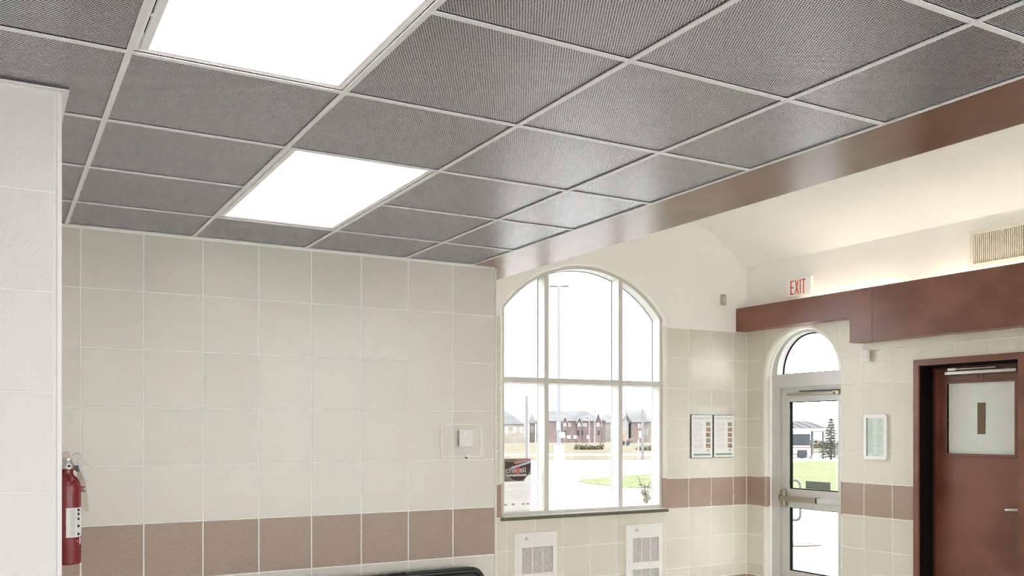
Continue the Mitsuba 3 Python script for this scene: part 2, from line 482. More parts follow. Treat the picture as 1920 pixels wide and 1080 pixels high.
# unseen rear wall with openings placed to light the room, and the far left wall, behind the camera
rear_daylight = unary_union([sbox(a, 0.6, a + 1.5, 2.55) for a in np.arange(LEFT + 0.5, X3 - 1.5, 1.9)])
rear_daylight = rear_daylight.difference(sbox(3.5, 0, X3 + 1, 9)).union(sbox(3.6, 0.6, 6.3, 3.25))  # taller unseen opening, placed to light the vault end and window wall
rear = sbox(LEFT - 0.2, -0.1, X3 + 0.2, 4.2).difference(rear_daylight)
m = ext(rear, 0.2)
FR = Frame((0, BACK, 0), (-1, 0, 0), (0, 1, 0))
FRm = affinity.scale(rear, xfact=-1, origin=(0, 0))
add("unseen_wall_rear", slab(FR, FRm, -0.2, 0), "wall_paint_plain")
tag("unseen_wall_rear", "unseen wall behind the camera, its openings placed to light the room", "wall", kind="structure")
add("wall_side", bx(LEFT - 0.2, LEFT, BACK, Y0, -0.1, HC + 0.5), "wall_paint_plain")
tag("wall_side", "plain wall far to the left, outside the picture", "wall", kind="structure")

# barrel vault over the high part
VX0, VZ, vhalf = 2.93, 3.305, (X3 - 2.93) / 2
vr = vhalf / math.sin(math.radians(37.5))
vc = (X3 + VX0) / 2
arc = [(vc + vr * math.sin(t), VZ - vr * math.cos(math.radians(37.5)) + vr * math.cos(t)) for t in np.linspace(math.radians(37.5), -math.radians(37.5), 49)]
arc_o = [(x, z + 0.12) for x, z in arc[::-1]]
vault = Polygon([(X3 + 0.2, VZ)] + arc + [(VX0 - 0.1, VZ)] + [(VX0 - 0.1, VZ + 0.12)] + arc_o + [(X3 + 0.2, VZ + 0.12)]).buffer(0)
m = ext(vault, Y2 - BACK)
m.apply_transform(np.array([[1, 0, 0, 0], [0, 0, -1, Y2], [0, 1, 0, 0], [0, 0, 0, 1]], float))
add("ceiling_vault", m, "vault_paint", smooth=25)
tag("ceiling_vault", "smooth cream barrel vault above the window and doors", "ceiling", kind="structure")

# maroon bulkhead along the edge of the low ceiling
XB = 2.548
add("bulkhead", cbx(XB, VX0, BACK, Y1 - 0.002, HC, HC + 0.15, 0.002), "bulkhead_paint")
tag("bulkhead", "long maroon boxed beam edging the perforated metal ceiling", "beam", kind="structure")
add("end_piece", bx(XE + 0.0, VX0, Y1 - 0.002, Y2 - 0.003, HC, HC + 0.15), "bulkhead_paint", "bulkhead")
add("upstand", bx(VX0 - 0.1, VX0, BACK, Y2 - 0.003, HC + 0.15, VZ + 0.08), "plaster", "bulkhead", label="cream painted upstand")

# ------------------------------------------------------------------ low metal ceiling
GX = [-0.277 - 0.5948 * k for k in range(4, -1, -1)] + [0.3176, 0.912, 1.5072, 2.102]
GY = [Y1, Y1 - 0.5074] + [Y1 - 0.5074 - 0.61 * k for k in range(1, 13)]
add("ceiling", bx(LEFT, XB, BACK, Y1 + TT - 0.001, HC + 0.10, HC + 0.14), "void_black")
tag("ceiling", "suspended ceiling of perforated grey metal panels in a white grid", "ceiling", kind="structure")
BW, BT = 0.0086, 0.004
GYl = [y for y in GY if y > BACK]
LAMPS = [(7, 1), (6, 4)]            # column, first row: two rows long each
taken = {(c, r + k) for c, r in LAMPS for k in (0, 1)}
gx = [LEFT] + GX + [XB]
for i in range(len(gx) - 1):
    for j in range(len(GYl) - 1):
        if (i, j) in taken or gx[i + 1] < -1.6 or GYl[j] < -0.6:
            if (i, j) not in taken:
                pass
            else:
                continue
        x0, x1 = gx[i] + 0.007, gx[i + 1] - 0.007
        y1, y0 = GYl[j] - 0.007, GYl[j + 1] + 0.007
        if i == 0:
            x0 = gx[i]
        if i == len(gx) - 2:
            x1 = XB - 0.004
        if j == 0:
            y1 = Y1 - 0.006
        add("panel", cbx(x0, x1, y0, y1, HC + 0.006, HC + 0.03, 0.0025), "ceiling_perforated", "ceiling")
for i, x in enumerate(GX):
    add("main_runner", bx(x - BW, x + BW, BACK, Y1 - 0.004, HC, HC + BT), "grid_paint", "ceiling")
for j, y in enumerate(GYl[1:]):
    for i in range(len(gx) - 1):
        if (i, j) in taken and (i, j + 1) in taken:
            continue
        add("cross_bar", bx((gx[i] + BW) if i else gx[i], gx[i + 1] - (BW if i < len(gx) - 2 else 0.012), y - BW, y + BW, HC + 0.0005, HC + BT), "grid_paint", "ceiling")
add("edge_angle", bx(XB - 0.012, XB - 0.001, BACK, Y1 - 0.004, HC - 0.001, HC + BT), "grid_paint", "ceiling")
add("edge_angle", bx(X0 + 0.02, XB, Y1 - 0.012, Y1 - 0.001, HC - 0.001, HC + 0.003), "grid_paint", "ceiling")
add("edge_angle", bx(X0 + 0.001, X0 + 0.020, Y0 - 0.02, Y1 - 0.012, HC - 0.002, HC - 0.0005), "grid_paint", "ceiling")
add("edge_angle", bx(LEFT, X0 + 0.020, Y0 - 0.022, Y0 - 0.0035, HC - 0.002, HC - 0.0005), "grid_paint", "ceiling")

# troffers
LAMP_RAD = {0: 0.13, 1: 0.30}
for n, (c, r) in enumerate(LAMPS):
    x0, x1, y1, y0 = gx[c] + BW, gx[c + 1] - BW, GYl[r] - BW, GYl[r + 2] + BW
    L = thing("ceiling_light", ["recessed ceiling light nearer the back wall, lit white diffuser", "recessed ceiling light cut by the top of the picture, nearest the camera"][n], "ceiling light", "recessed ceiling lights")
    z = HC + 0.004
    fr = sbox(x0 + 0.001, y0 + 0.001, x1 - 0.001, y1 - 0.001).difference(sbox(x0 + 0.009, y0 + 0.009, x1 - 0.009, y1 - 0.009))
    m = ext(fr, 0.05)
    m.apply_translation((0, 0, z + 0.002))
    add("frame", m, "lamp_frame_paint", L)
    dfr = sbox(x0 + 0.016, y0 + 0.0092, x1 - 0.0092, y1 - 0.0092).difference(sbox(x0 + 0.036, y0 + 0.020, x1 - 0.020, y1 - 0.020))
    m = ext(dfr, 0.012)
    m.apply_translation((0, 0, z + 0.004))
    add("door_frame", m, "lamp_frame_paint", L)
    for t in (0.17, 0.80):
        yy = y0 + t * (y1 - y0)
        add("latch", cbx(x0 + 0.010, x0 + 0.022, yy - 0.006, yy + 0.006, z + 0.001, z + 0.005, 0.001), "grid_paint", L)
    m = bx(x0 + 0.036, x1 - 0.020, y0 + 0.020, y1 - 0.020, z + 0.008, z + 0.0115)
    key = add("diffuser", m, "white_plastic", L, label="glowing flat diffuser")
    scene[key]["emitter"] = {"type": "area", "radiance": {"type": "rgb", "value": [LAMP_RAD[n], LAMP_RAD[n], LAMP_RAD[n] * 0.985]}}
    add("housing", bx(x0 + 0.004, x1 - 0.004, y0 + 0.004, y1 - 0.004, z + 0.05, z + 0.09), "void_black", L)
    add("gap_shade", bx(x0 + 0.0092, x0 + 0.0159, y0 + 0.014, y1 - 0.014, z + 0.03, z + 0.04), "void_black", L)  # black strip paints the shade inside the gap beside the lens frame

# ------------------------------------------------------------------ arched window
W = thing("window_1", "large arched window of six panes in a pale frame", "window", kind="structure")
FY, FD = 0.042, 0.16                    # front of the frame behind the wall face, back of the frame
fo = Polygon(seg_arch(WX0 + 0.001, WX1 - 0.001, WZB, WZS, wrise - 0.001))
fi = Polygon(seg_arch(WX0 + 0.032, WX1 - 0.032, WZB + 0.042, WZS - 0.005, wrise - 0.024))
add("frame", slab(FW2, fo.difference(fi), -FD, -FY), "frame_grey", W)
for x0, x1 in ((4.322, 4.368), (5.145, 5.190)):
    add("mullion", slab(FW2, sbox(x0, WZB + 0.042, x1, 4).intersection(fi), -FD + 0.001, -FY + 0.002), "frame_grey", W)
for x0, x1 in ((WX0 + 0.032, 4.322), (4.368, 5.145), (5.190, WX1 - 0.032)):
    add("transom", slab(FW2, sbox(x0, 2.055, x1, 2.103), -FD + 0.001, -FY), "frame_grey", W)
    for z0, z1 in ((WZB + 0.042, 2.055), (2.103, 4)):
        lite = sbox(x0, z0, x1, z1).intersection(fi)
        bead = lite.difference(lite.buffer(-0.006, join_style=2))
        add("bead", slab(FW2, bead, -0.158, -0.150), "pole_grey" if z0 > 2 else "frame_grey", W)
        m = ext(lite, 0.001)
        flat = trimesh.Trimesh(m.vertices * [1, 1, 0], m.faces[m.face_normals[:, 2] > 0.5], process=False)
        flat.apply_translation((0, 0, -0.146))
        add("pane", FW2(flat), "clear_pane", W)
add("sill", cbx(WX0 - BN + 0.004, WX1 + BN + 0.002, Y2 - 0.022, Y2 + 0.05, WZB - 0.026, WZB - 0.001, 0.006), "sill_stone", W, label="dark stone sill")
add("sill_strip", cbx(WX0, WX1, Y2 - 0.012, Y2 + 0.041, WZB, WZB + 0.012, 0.003), "aluminium", W)
scene["wall_back"]["bsdf"] = {"type": "ref", "id": "plaster"}

# ------------------------------------------------------------------ arched glass door
D1 = thing("door_1", "arched aluminium glass door with a push bar under a half round light", "door", kind="structure")
XF = 0.085                               # frame face behind the wall face
FA = Frame((X3, 0, 0), (0, -1, 0), (-1, 0, 0))


def semi(c, r, z0, zs, n=33):
    return Polygon([(c - r, z0), (c + r, z0)] + [(c + r * math.cos(t), zs + r * math.sin(t)) for t in np.linspace(0, math.pi, n)])


outer = semi(-dc, dr_ - 0.001, 0.0, DZS)
inner_r = dr_ - 0.075
light = semi(-dc, inner_r, 2.185, 2.185 - 0.0)
# half round light above the transom bar
light = Polygon([(-dc - inner_r, 2.185), (-dc + inner_r, 2.185)] + [(-dc + inner_r * math.cos(t), 2.185 + (dr_ - 0.06) * math.sin(t)) for t in np.linspace(0, math.pi, 33)])
light = light.intersection(semi(-dc, dr_ - 0.03, 0, DZS))
leaf_a0, leaf_a1, leaf_z1 = -6.575, -DY0 - 0.012, 2.035
frame_poly = outer.difference(light).difference(sbox(leaf_a0 - 0.003, -1, leaf_a1 + 0.003, leaf_z1 + 0.003))
add("frame", slab(FA, frame_poly, -0.19, -XF), "aluminium", D1)
add("transom_bar", FA(cbx(-dc - dr_ + 0.03, -dc + dr_ - 0.03, 2.052, 2.178, -XF, -XF + 0.018, 0.003)), "aluminium", D1)
gb = light.difference(light.buffer(-0.010))
add("gasket", slab(FA, gb, -0.176, -0.166), "black_gasket", D1)
m = ext(light, 0.001)
flat = trimesh.Trimesh(m.vertices * [1, 1, 0], m.faces[m.face_normals[:, 2] > 0.5], process=False)
flat.apply_translation((0, 0, -0.17))
add("fanlight_pane", FA(flat), "clear_pane", D1)
# leaf
g0, g1 = leaf_a0 + 0.107, -5.874
panes = [(0.25, 0.872), (1.055, 1.912)]
leafp = sbox(leaf_a0, 0.01, leaf_a1, leaf_z1)
for z0, z1 in panes:
    leafp = leafp.difference(sbox(g0, z0, g1, z1))
lf = add("leaf", slab(FA, leafp, -0.15, -0.105), "aluminium", D1)
for z0, z1 in panes:
    p = sbox(g0, z0, g1, z1)
    add("gasket", slab(FA, p.difference(sbox(g0 + 0.012, z0 + 0.008, g1 - 0.006, z1 - 0.006)), -0.140, -0.112), "black_gasket", lf)
    m = trimesh.Trimesh([(g0, z0, -0.128), (g1, z0, -0.128), (g1, z1, -0.128), (g0, z1, -0.128)], [(0, 1, 2), (0, 2, 3)], process=False)
    add("pane", FA(m), "clear_pane", lf)
# hidden bolts of the stile
for z in (1.128, 0.735):
    add("bolt", FA(cyl(0.011, (leaf_a0 + 0.045, z, -0.105), (leaf_a0 + 0.045, z, -0.100), 14)), "steel", lf, smooth=40)
# push bar
n0 = -0.105
pb = add("push_bar", FA(cbx(leaf_a0 + 0.02, leaf_a0 + 0.47, 0.937, 0.985, n0 + 0.03, n0 + 0.058, 0.006)), "bronze", D1, label="brushed bronze push bar")
add("latch_case", FA(cbx(leaf_a0 + 0.012, leaf_a0 + 0.078, 0.875, 1.052, n0, n0 + 0.045, 0.012)), "bronze", pb)
add("end_cap", FA(cbx(leaf_a0 + 0.47, leaf_a0 + 0.485, 0.934, 0.988, n0, n0 + 0.056, 0.004)), "dark_metal", pb)
add("rail", FA(cbx(leaf_a0 + 0.485, leaf_a1 - 0.005, 0.937, 0.985, n0, n0 + 0.05, 0.006)), "aluminium", pb)
add("strike", FA(cbx(leaf_a0 - 0.02, leaf_a0 + 0.012, 0.93, 0.99, n0 + 0.0, n0 + 0.022, 0.004)), "dark_metal", pb)
# closer
cl = add("closer_arm", FA(cbx(leaf_a0 + 0.10, leaf_a1 - 0.12, 1.972, 1.992, n0 + 0.018, n0 + 0.034, 0.003)), "bronze", D1, label="flat bronze closer arm")
add("track", FA(cbx(leaf_a0 + 0.25, leaf_a1 - 0.06, 2.004, 2.016, n0 + 0.012, n0 + 0.026, 0.002)), "dark_metal", cl)
add("body", FA(cbx(leaf_a1 - 0.15, leaf_a1 - 0.07, 1.965, 2.006, n0, n0 + 0.018, 0.003)), "bronze", cl)
# pull handle outside and the plate on the pane
hp = [(g0 + 0.02, 0.80, -0.15)] + [(g0 + 0.02, 0.80, -0.19)]
pull = [(leaf_a0 + 0.07, 1.135, -0.15), (leaf_a0 + 0.09, 1.135, -0.195)] + [(leaf_a0 + 0.10 + 0.06 * math.sin(t), 1.075 + 0.06 * math.cos(t), -0.20) for t in np.linspace(0.1, math.pi / 2, 7)]
pull += [(leaf_a0 + 0.16, z, -0.20) for z in np.linspace(1.03, 0.84, 8)] + [(leaf_a0 + 0.10 + 0.06 * math.cos(t), 0.80 - 0.06 * math.sin(t), -0.20) for t in np.linspace(0.1, math.pi / 2, 7)] + [(leaf_a0 + 0.08, 0.74, -0.195), (leaf_a0 + 0.06, 0.74, -0.15)]
add("pull_handle", FA(tube(pull, 0.0125, 10)), "pole_white", D1, smooth=60, label="pale tubular pull handle outside")
add("notice_back", FA(cbx(-6.285, -5.985, 1.066, 1.140, -0.133, -0.129, 0.001)), "sign_back_green", D1, label="grey green back of a notice stuck on the pane")

# ------------------------------------------------------------------ maroon door
D2 = thing("door_2", "maroon door with a frosted square pane in a maroon frame", "door", kind="structure")
mf = maroon_frame_outer.difference(sbox(-MY1, -1, -MY0, MZ))
add("frame", slab(FW3, mf, 0.0, 0.022), "maroon_paint", D2)
add("jamb_lining", slab(FW3, maroon_hole.difference(sbox(-MY1 + 0.012, -1, -MY0 - 0.012, MZ - 0.012)), -0.19, 0.0), "black_gasket", D2, label="black lining of the recess")
add("stop", slab(FW3, sbox(-MY1 + 0.012, 0, -MY0 - 0.012, MZ - 0.012).difference(sbox(-MY1 + 0.028, -1, -MY0 - 0.028, MZ - 0.028)), -0.165, -0.150), "maroon_dark", D2)
LX = -0.168                              # face of the leaf
la0, la1 = -MY1 + 0.014, -MY0 - 0.014
pa0, pa1, pz0, pz1 = -4.805, -4.215, 1.438, 2.022
leaf2 = sbox(la0, 0.01, la1, MZ - 0.016).difference(sbox(pa0, pz0, pa1, pz1))
lf2 = add("leaf", slab(FW3, leaf2, LX - 0.03, LX), "maroon_paint", D2)
ring = sbox(pa0 - 0.028, pz0 - 0.028, pa1 + 0.028, pz1 + 0.028).difference(sbox(pa0 + 0.004, pz0 + 0.004, pa1 - 0.004, pz1 - 0.004))
add("moulding", slab(FW3, ring, LX + 0.0, LX + 0.012), "maroon_paint", lf2)
ring = sbox(pa0 - 0.020, pz0 - 0.020, pa1 + 0.020, pz1 + 0.020).difference(sbox(pa0 - 0.015, pz0 - 0.015, pa1 + 0.015, pz1 + 0.015))
add("groove_shade", slab(FW3, ring, LX + 0.012, LX + 0.0125), "maroon_dark", lf2)  # dark ring laid on the moulding paints in the shade of a groove
add("pane", FW3(bx(pa0, pa1, pz0, pz1, LX - 0.024, LX - 0.014)), "frosted_glass", lf2, label="frosted pale green pane")
add("gasket", slab(FW3, sbox(pa0, pz0, pa1, pz1).difference(sbox(pa0 + 0.008, pz0 + 0.002, pa1 - 0.002, pz1 - 0.002)), LX - 0.014, LX - 0.008), "black_gasket", lf2)
add("plate", FW3(cbx(-4.541, -4.473, 1.602, 1.855, LX - 0.014, LX - 0.010, 0.001)), "plate_olive", lf2, label="olive brown plate on the pane")
add("sticker", FW3(bx(pa1 - 0.036, pa1 - 0.006, pz1 - 0.042, pz1 - 0.012, LX - 0.014, LX - 0.0135)), "bright_plastic", lf2, label="small white sticker")
cl2 = add("closer_arm", FW3(cbx(-4.795, -4.185, 2.088, 2.116, LX + 0.03, LX + 0.046, 0.003)), "steel", D2, label="pale steel closer arm")
add("body", FW3(cbx(-4.235, -4.150, 2.085, 2.125, LX, LX + 0.03, 0.003)), "dark_metal", cl2)
add("upper_arm", FW3(cbx(-4.765, -4.36, 2.128, 2.138, LX + 0.025, LX + 0.04, 0.002)), "steel", cl2)
add("shoe", FW3(cbx(-4.772, -4.70, 2.122, 2.144, LX + 0.02, LX + 0.044, 0.002)), "steel", cl2)
for a in (-4.782, -4.195):
    add("screw", FW3(cyl(0.010, (a, 2.102, LX + 0.046), (a, 2.102, LX + 0.048), 14)), "bright_plastic", cl2)
for a in (-4.535, -4.492):
    add("screw_cover", FW3(cyl(0.011, (a, 2.068, LX), (a, 2.068, LX + 0.008), 14)), "maroon_paint", lf2, smooth=40)
lev = add("lever_handle", FW3(tube([(-4.262, 1.012, LX + 0.055), (-4.24, 1.016, LX + 0.058), (-4.20, 1.018, LX + 0.058), (-4.165, 1.02, LX + 0.055), (-4.148, 1.02, LX + 0.045), (-4.147, 1.02, LX + 0.0)], 0.0125, 12)), "steel", D2, smooth=60, label="chrome lever handle")
add("rose", FW3(cyl(0.026, (-4.147, 1.02, LX), (-4.147, 1.02, LX + 0.008), 24)), "steel", lev, smooth=40)
add("lock_cylinder", FW3(cyl(0.016, (-4.135, 1.11, LX), (-4.135, 1.11, LX + 0.014), 20)), "steel", D2, smooth=40)
add("backing", bx(X3 + 0.215, X3 + 0.23, MY0 - 0.2, MY1 + 0.2, -0.05, MZ + 0.2), "void_black", D2)  # black board out of view, keeps the space behind the door dark

# ------------------------------------------------------------------ maroon valance with the cove light on the right wall
XV, VZT = 6.591, 2.868
V = thing("valance", "stepped maroon valance box running along the right wall above the doors", "valance")
f1 = sbox(-5.531, 2.405, -5.294 - 0.0015, VZT)
f0 = sbox(-Y2 + 0.002, 2.634, -5.531, VZT)
FV = Frame((XV, 0, 0), (0, -1, 0), (-1, 0, 0))
add("panel", slab(FV, f0.union(f1), -0.016, 0), "maroon_paint", V)
cuts = [-5.294, -2.85, -0.41, 2.03, -BACK - 0.003]
for a, b in zip(cuts, cuts[1:]):
    add("panel", slab(FV, sbox(a + 0.0015, 2.405, b - 0.0015, VZT), -0.016, 0), "maroon_paint", V)
add("soffit", bx(XV + 0.016, X3 - 0.001, 5.531, Y2 - 0.003, 2.634, 2.648), "maroon_paint", V)
add("soffit", bx(XV + 0.016, X3 - 0.001, BACK + 0.003, 5.531, 2.405, 2.419), "maroon_paint", V)
add("end_panel", bx(XV + 0.016, X3 - 0.001, 5.517, 5.531, 2.419, 2.634), "maroon_paint", V)
COVE = 2.15
for k, (a, b) in enumerate(((6.15, 5.0), (4.9, 3.7), (3.6, 2.4), (2.3, 1.1), (1.0, -0.2), (-0.3, -1.5))):
    S = thing("strip_light", "warm strip lamp hidden in the trough behind the maroon valance", "lamp", "strip lamps behind the maroon valance")
    z0 = 2.72
    add("body", cbx(6.63, 6.68, b, a, z0, z0 + 0.03, 0.003), "white_enamel", S)
    t = add("tube", cyl(0.014, (6.655, b + 0.02, z0 + 0.05), (6.655, a - 0.02, z0 + 0.05), 12), "white_plastic", S)
    scene[t]["emitter"] = {"type": "area", "radiance": {"type": "rgb", "value": [COVE * 1.0, COVE * 0.90, COVE * 0.72]}}
    for y in (b + 0.01, a - 0.01):
        add("holder", cbx(6.637, 6.673, y - 0.008, y + 0.008, z0 + 0.03, z0 + 0.068, 0.003), "white_plastic", S)

# ------------------------------------------------------------------ things on the right wall
# exit sign
S = thing("exit_sign", "white EXIT sign with red letters above the maroon valance", "exit sign")
ex = Frame((X3, 0, 0), (0, -1, 0), (-1, 0, 0))
e0, e1, ez0, ez1 = -6.372, -6.068, 2.912, 3.094
add("housing", ex(cbx(e0, e1, ez0, ez1, 0.0, 0.045, 0.003)), "white_plastic", S)
add("face", ex(cbx(e0 + 0.010, e1 - 0.010, ez0 + 0.010, ez1 - 0.010, 0.045, 0.0475, 0.001)), "bright_plastic", S)
lw, lh, st = 0.043, 0.136, 0.013


def stroke(p, q, w):
    p, q = np.array(p, float), np.array(q, float)
    d = (q - p) / np.linalg.norm(q - p)
    n = np.array([-d[1], d[0]]) * w / 2
    return Polygon([p + n, p - n, q - n, q + n])


def letter(ch):
    if ch == "E":
        return unary_union([sbox(0, 0, st, lh), sbox(0, 0, lw, st), sbox(0, lh - st, lw, lh), sbox(0, lh / 2 - st / 2, lw * 0.85, lh / 2 + st / 2)])
    if ch == "X":
        return unary_union([stroke((0.004, 0), (lw - 0.002, lh), st), stroke((lw - 0.002, 0), (0.004, lh), st)]).intersection(sbox(-0.01, 0, 0.1, lh))
    if ch == "I":
        return sbox(0, 0, st, lh)
    return unary_union([sbox(lw / 2 - st / 2, 0, lw / 2 + st / 2, lh), sbox(0, lh - st, lw, lh)])


a = e0 + 0.060
for ch, adv in (("E", 0.058), ("X", 0.058), ("I", 0.026), ("T", 0.05)):
    m = ext(letter(ch), 0.0012)
    m.apply_translation((a, ez0 + 0.022, 0.0475))
    add("letter", ex(m), "exit_red", S)
    a += adv

# motion sensor
S = thing("motion_sensor", "small white motion sensor on the tiles under the maroon valance", "sensor")
ms = FW3
add("bracket", ms(cbx(-5.482, -5.432, 2.246, 2.336, 0.0, 0.02, 0.003)), "grey_plastic", S)
add("body", ms(cbx(-5.488, -5.418, 2.240, 2.342, 0.02, 0.062, 0.004)), "white_plastic", S)
add("lens", ms(cyl(0.03, (-5.453, 2.258, 0.050), (-5.453, 2.288, 0.050), 20)), "bright_plastic", S, smooth=40)

# framed notice
S = thing("framed_notice", "white rounded frame with a green printed notice left of the maroon door", "notice")
fo_ = rrect(-5.482, -5.245, 1.378, 1.770, 0.022)
add("frame", slab(FW3, fo_.difference(rrect(-5.456, -5.271, 1.405, 1.740, 0.004)), 0.0, 0.026), "bright_plastic", S)
add("edge_band", slab(FW3, fo_.buffer(0.003).difference(fo_), 0.0, 0.020), "aluminium", S)
add("sheet", FW3(bx(-5.456, -5.271, 1.405, 1.740, 0.002, 0.012)), "notice_green", S, label="pale green printed sheet")
r2 = random.Random(4)
lines = []
for cidx, (a0, a1) in enumerate(((-5.440, -5.374), (-5.352, -5.280))):
    z = 1.728
    while z > 1.432:
        w = (a1 - a0) * r2.uniform(0.55, 1.0)
        lines.append(bx(a0, a0 + w, z - 0.0032, z, 0.012, 0.0124))
        z -= r2.choice((0.0068, 0.0068, 0.0075, 0.014))
lines.append(bx(-5.40, -5.33, 1.413, 1.419, 0.012, 0.0124))
add("print", FW3(trimesh.util.concatenate(lines)), "notice_line", S, kind="stuff", label="rows of small print")
add("inner_edge_shade", FW3(bx(-5.456, -5.4505, 1.405, 1.740, 0.012, 0.02)), "notice_shadow_green", S)  # darker green strip paints the frame's shade onto the sheet

# air vent
S = thing("air_vent", "beige air vent grille high on the right wall above the valance", "vent")
vy0, vy1, vz0, vz1 = -4.455, -3.55, 2.945, 3.176
rim = sbox(vy0 - 0.028, vz0 - 0.034, vy1 + 0.028, vz1 + 0.034).difference(sbox(vy0, vz0, vy1, vz1))
add("frame", slab(FW3, rim, -TT, 0.010), "vent_paint", S)
nb = 54
for k in range(nb):
    a = vy0 + 0.008 + (vy1 - vy0 - 0.016) * k / (nb - 1)
    add("upright_bar", FW3(bx(a - 0.0030, a + 0.0030, vz0 + 0.001, vz1 - 0.001, -0.018, 0.004)), "vent_paint", S)
for k in range(14):
    z = vz0 + 0.010 + (vz1 - vz0 - 0.02) * k / 13
    add("cross_slat", FW3(bx(vy0 + 0.001, vy1 - 0.001, z - 0.0030, z + 0.0030, -0.034, -0.0185)), "vent_paint", S)
add("duct", FW3(bx(vy0 + 0.001, vy1 - 0.001, vz0 + 0.001, vz1 - 0.001, -0.12, -0.11)), "vent_inside_shade", S)
for a, b, c, d in ((vy0 + 0.001, vy0 + 0.003, vz0, vz1), (vy1 - 0.003, vy1 - 0.001, vz0, vz1), (vy0, vy1, vz0 + 0.0002, vz0 + 0.001), (vy0, vy1, vz1 - 0.001, vz1 - 0.0002)):
    add("duct_side", FW3(bx(a, b, c, d, -0.11, -0.02)), "vent_inside_shade", S)
for a, z in ((vy0 + 0.09, vz1 + 0.017), (vy0 + 0.09, vz0 - 0.017)):
    add("screw", FW3(cyl(0.004, (a, z, 0.010), (a, z, 0.012), 10)), "grid_paint", S)

# ------------------------------------------------------------------ things on the window wall
S = thing("switch_plate", "small tan switch box high on the painted wall beside the valance", "switch")
add("box", FW2(cbx(6.378, 6.436, 2.895, 3.0, 0.0, 0.03, 0.004)), "grey_plastic", S)
add("rocker", FW2(cbx(6.393, 6.421, 2.918, 2.978, 0.03, 0.034, 0.002)), "tag_card", S)


def plaque(a0, a1, b0, b1, label, title):
    S = thing("wall_plaque", label, "plaque", "twin charter plaques by the corner")
    add("backing", FW2(cbx(a0, a1, b0, b1, 0.0, 0.014, 0.001)), "dark_metal", S)
    add("sheet", FW2(cbx(a0 + 0.004, a1 - 0.001, b0 + 0.005, b1 - 0.004, 0.0142, 0.016, 0.0005)), "plaque_white", S)
    w, h = a1 - a0, b1 - b0
    t = meshkit.text_mesh(title, 0.020, 0.0004)
    s = min(1.0, w * 0.84 / (t.bounds[1][0] - t.bounds[0][0]))
    t.apply_scale([s, 1, 1])
    t.apply_translation((a0 + w * 0.09 - t.bounds[0][0], b1 - h * 0.105, 0.016))
    add("title", FW2(t), "print_grey", S)
    q = random.Random(title)
    txt = []
    for blk in range(5):
        z = b1 - h * (0.18 + 0.125 * blk)
        for ln in range(5):
            txt.append(bx(a0 + w * 0.10, a0 + w * (0.10 + q.uniform(0.38, 0.48)), z - 0.0042, z - 0.001, 0.016, 0.0163))
            z -= 0.0085
    add("print", FW2(trimesh.util.concatenate(txt)), "print_light", S, kind="stuff", label="rows of small print")
    for blk in range(5):
        z = b1 - h * (0.17 + 0.125 * blk)
        add("picture", FW2(bx(a0 + w * 0.69, a0 + w * 0.90, z - h * 0.098, z, 0.016, 0.0164)), "photo_a" if blk % 3 == 0 else "photo_b", S, label="small square photograph")
    add("mark", FW2(bx(a0 + w * 0.74, a0 + w * 0.85, b1 - h * 0.84, b1 - h * 0.81, 0.016, 0.0163)), "plaque_green", S)
    add("green_bar", FW2(bx(a0 + w * 0.10, a0 + w * 0.90, b0 + h * 0.06, b0 + h * 0.10, 0.016, 0.0163)), "plaque_green", S, label="dull green bar")


plaque(5.987, 6.262, 1.355, 1.787, "left of two white charter plaques with small photos on the window wall", "Passenger Charter")
plaque(6.277, 6.549, 1.357, 1.786, "right of two white charter plaques with small photos, next to the corner", "Charte des passagers")


def heater(a0, a1, b1, label, grilles):
    S = thing("wall_heater", label, "heater", "wall heaters under the window")
    b0 = b1 - 0.66
    rimw = 0.0
    body = sbox(a0, b0, a1, b1)
    holes_ = [sbox(x0, z0, x1, z1) for x0, x1, z0, z1 in grilles]
    add("cover", slab(FW2, body.difference(unary_union(holes_)), 0.018, 0.022), "white_enamel", S)
    add("side", slab(FW2, body.difference(body.buffer(-0.004, join_style=2)), 0.0, 0.018), "white_enamel", S)
    add("inside", slab(FW2, body.buffer(-0.005), 0.001, 0.004), "heater_inside", S)
    for x0, x1, z0, z1 in grilles:
        n = int((z1 - z0) / 0.0098)
        for k in range(n):
            z = z0 + (k + 0.5) * (z1 - z0) / n
            v = bx(x0 - 0.001, x1 + 0.001, -0.0032, 0.0032, -0.001, 0.001)
            v.apply_transform(trimesh.transformations.rotation_matrix(0.5, (1, 0, 0)))
            v.apply_translation((0, z, 0.0155))
            add("louvre", FW2(v), "white_enamel", S)
        w = x1 - x0
        for t in (1 / 3, 2 / 3):
            add("divider", FW2(cbx(x0 + w * t - 0.006, x0 + w * t + 0.006, z0 - 0.002, z1 + 0.002, 0.0185, 0.0225, 0.001)), "white_enamel", S)
    kx, kz = a0 + 0.125, b1 - 0.052
    kn = add("thermostat_knob", FW2(trimesh.creation.annulus(0.008, 0.014, 0.01).apply_translation((kx, kz, 0.027))), "steel", S, smooth=40)
    add("centre", FW2(cyl(0.0075, (kx, kz, 0.022), (kx, kz, 0.028), 14)), "white_plastic", kn)
    add("screw", FW2(cyl(0.004, ((a0 + a1) / 2, b1 - 0.022, 0.022), ((a0 + a1) / 2, b1 - 0.022, 0.0235), 10)), "grid_paint", S)


heater(3.975, 4.416, 0.727, "white wall heater with louvres under the left half of the window", [(4.052, 4.374, 0.366, 0.598)])
heater(5.187, 5.622, 0.737, "white wall heater with two louvred grilles under the right half of the window", [(5.266, 5.577, 0.380, 0.610), (5.266, 5.577, 0.10, 0.312)])

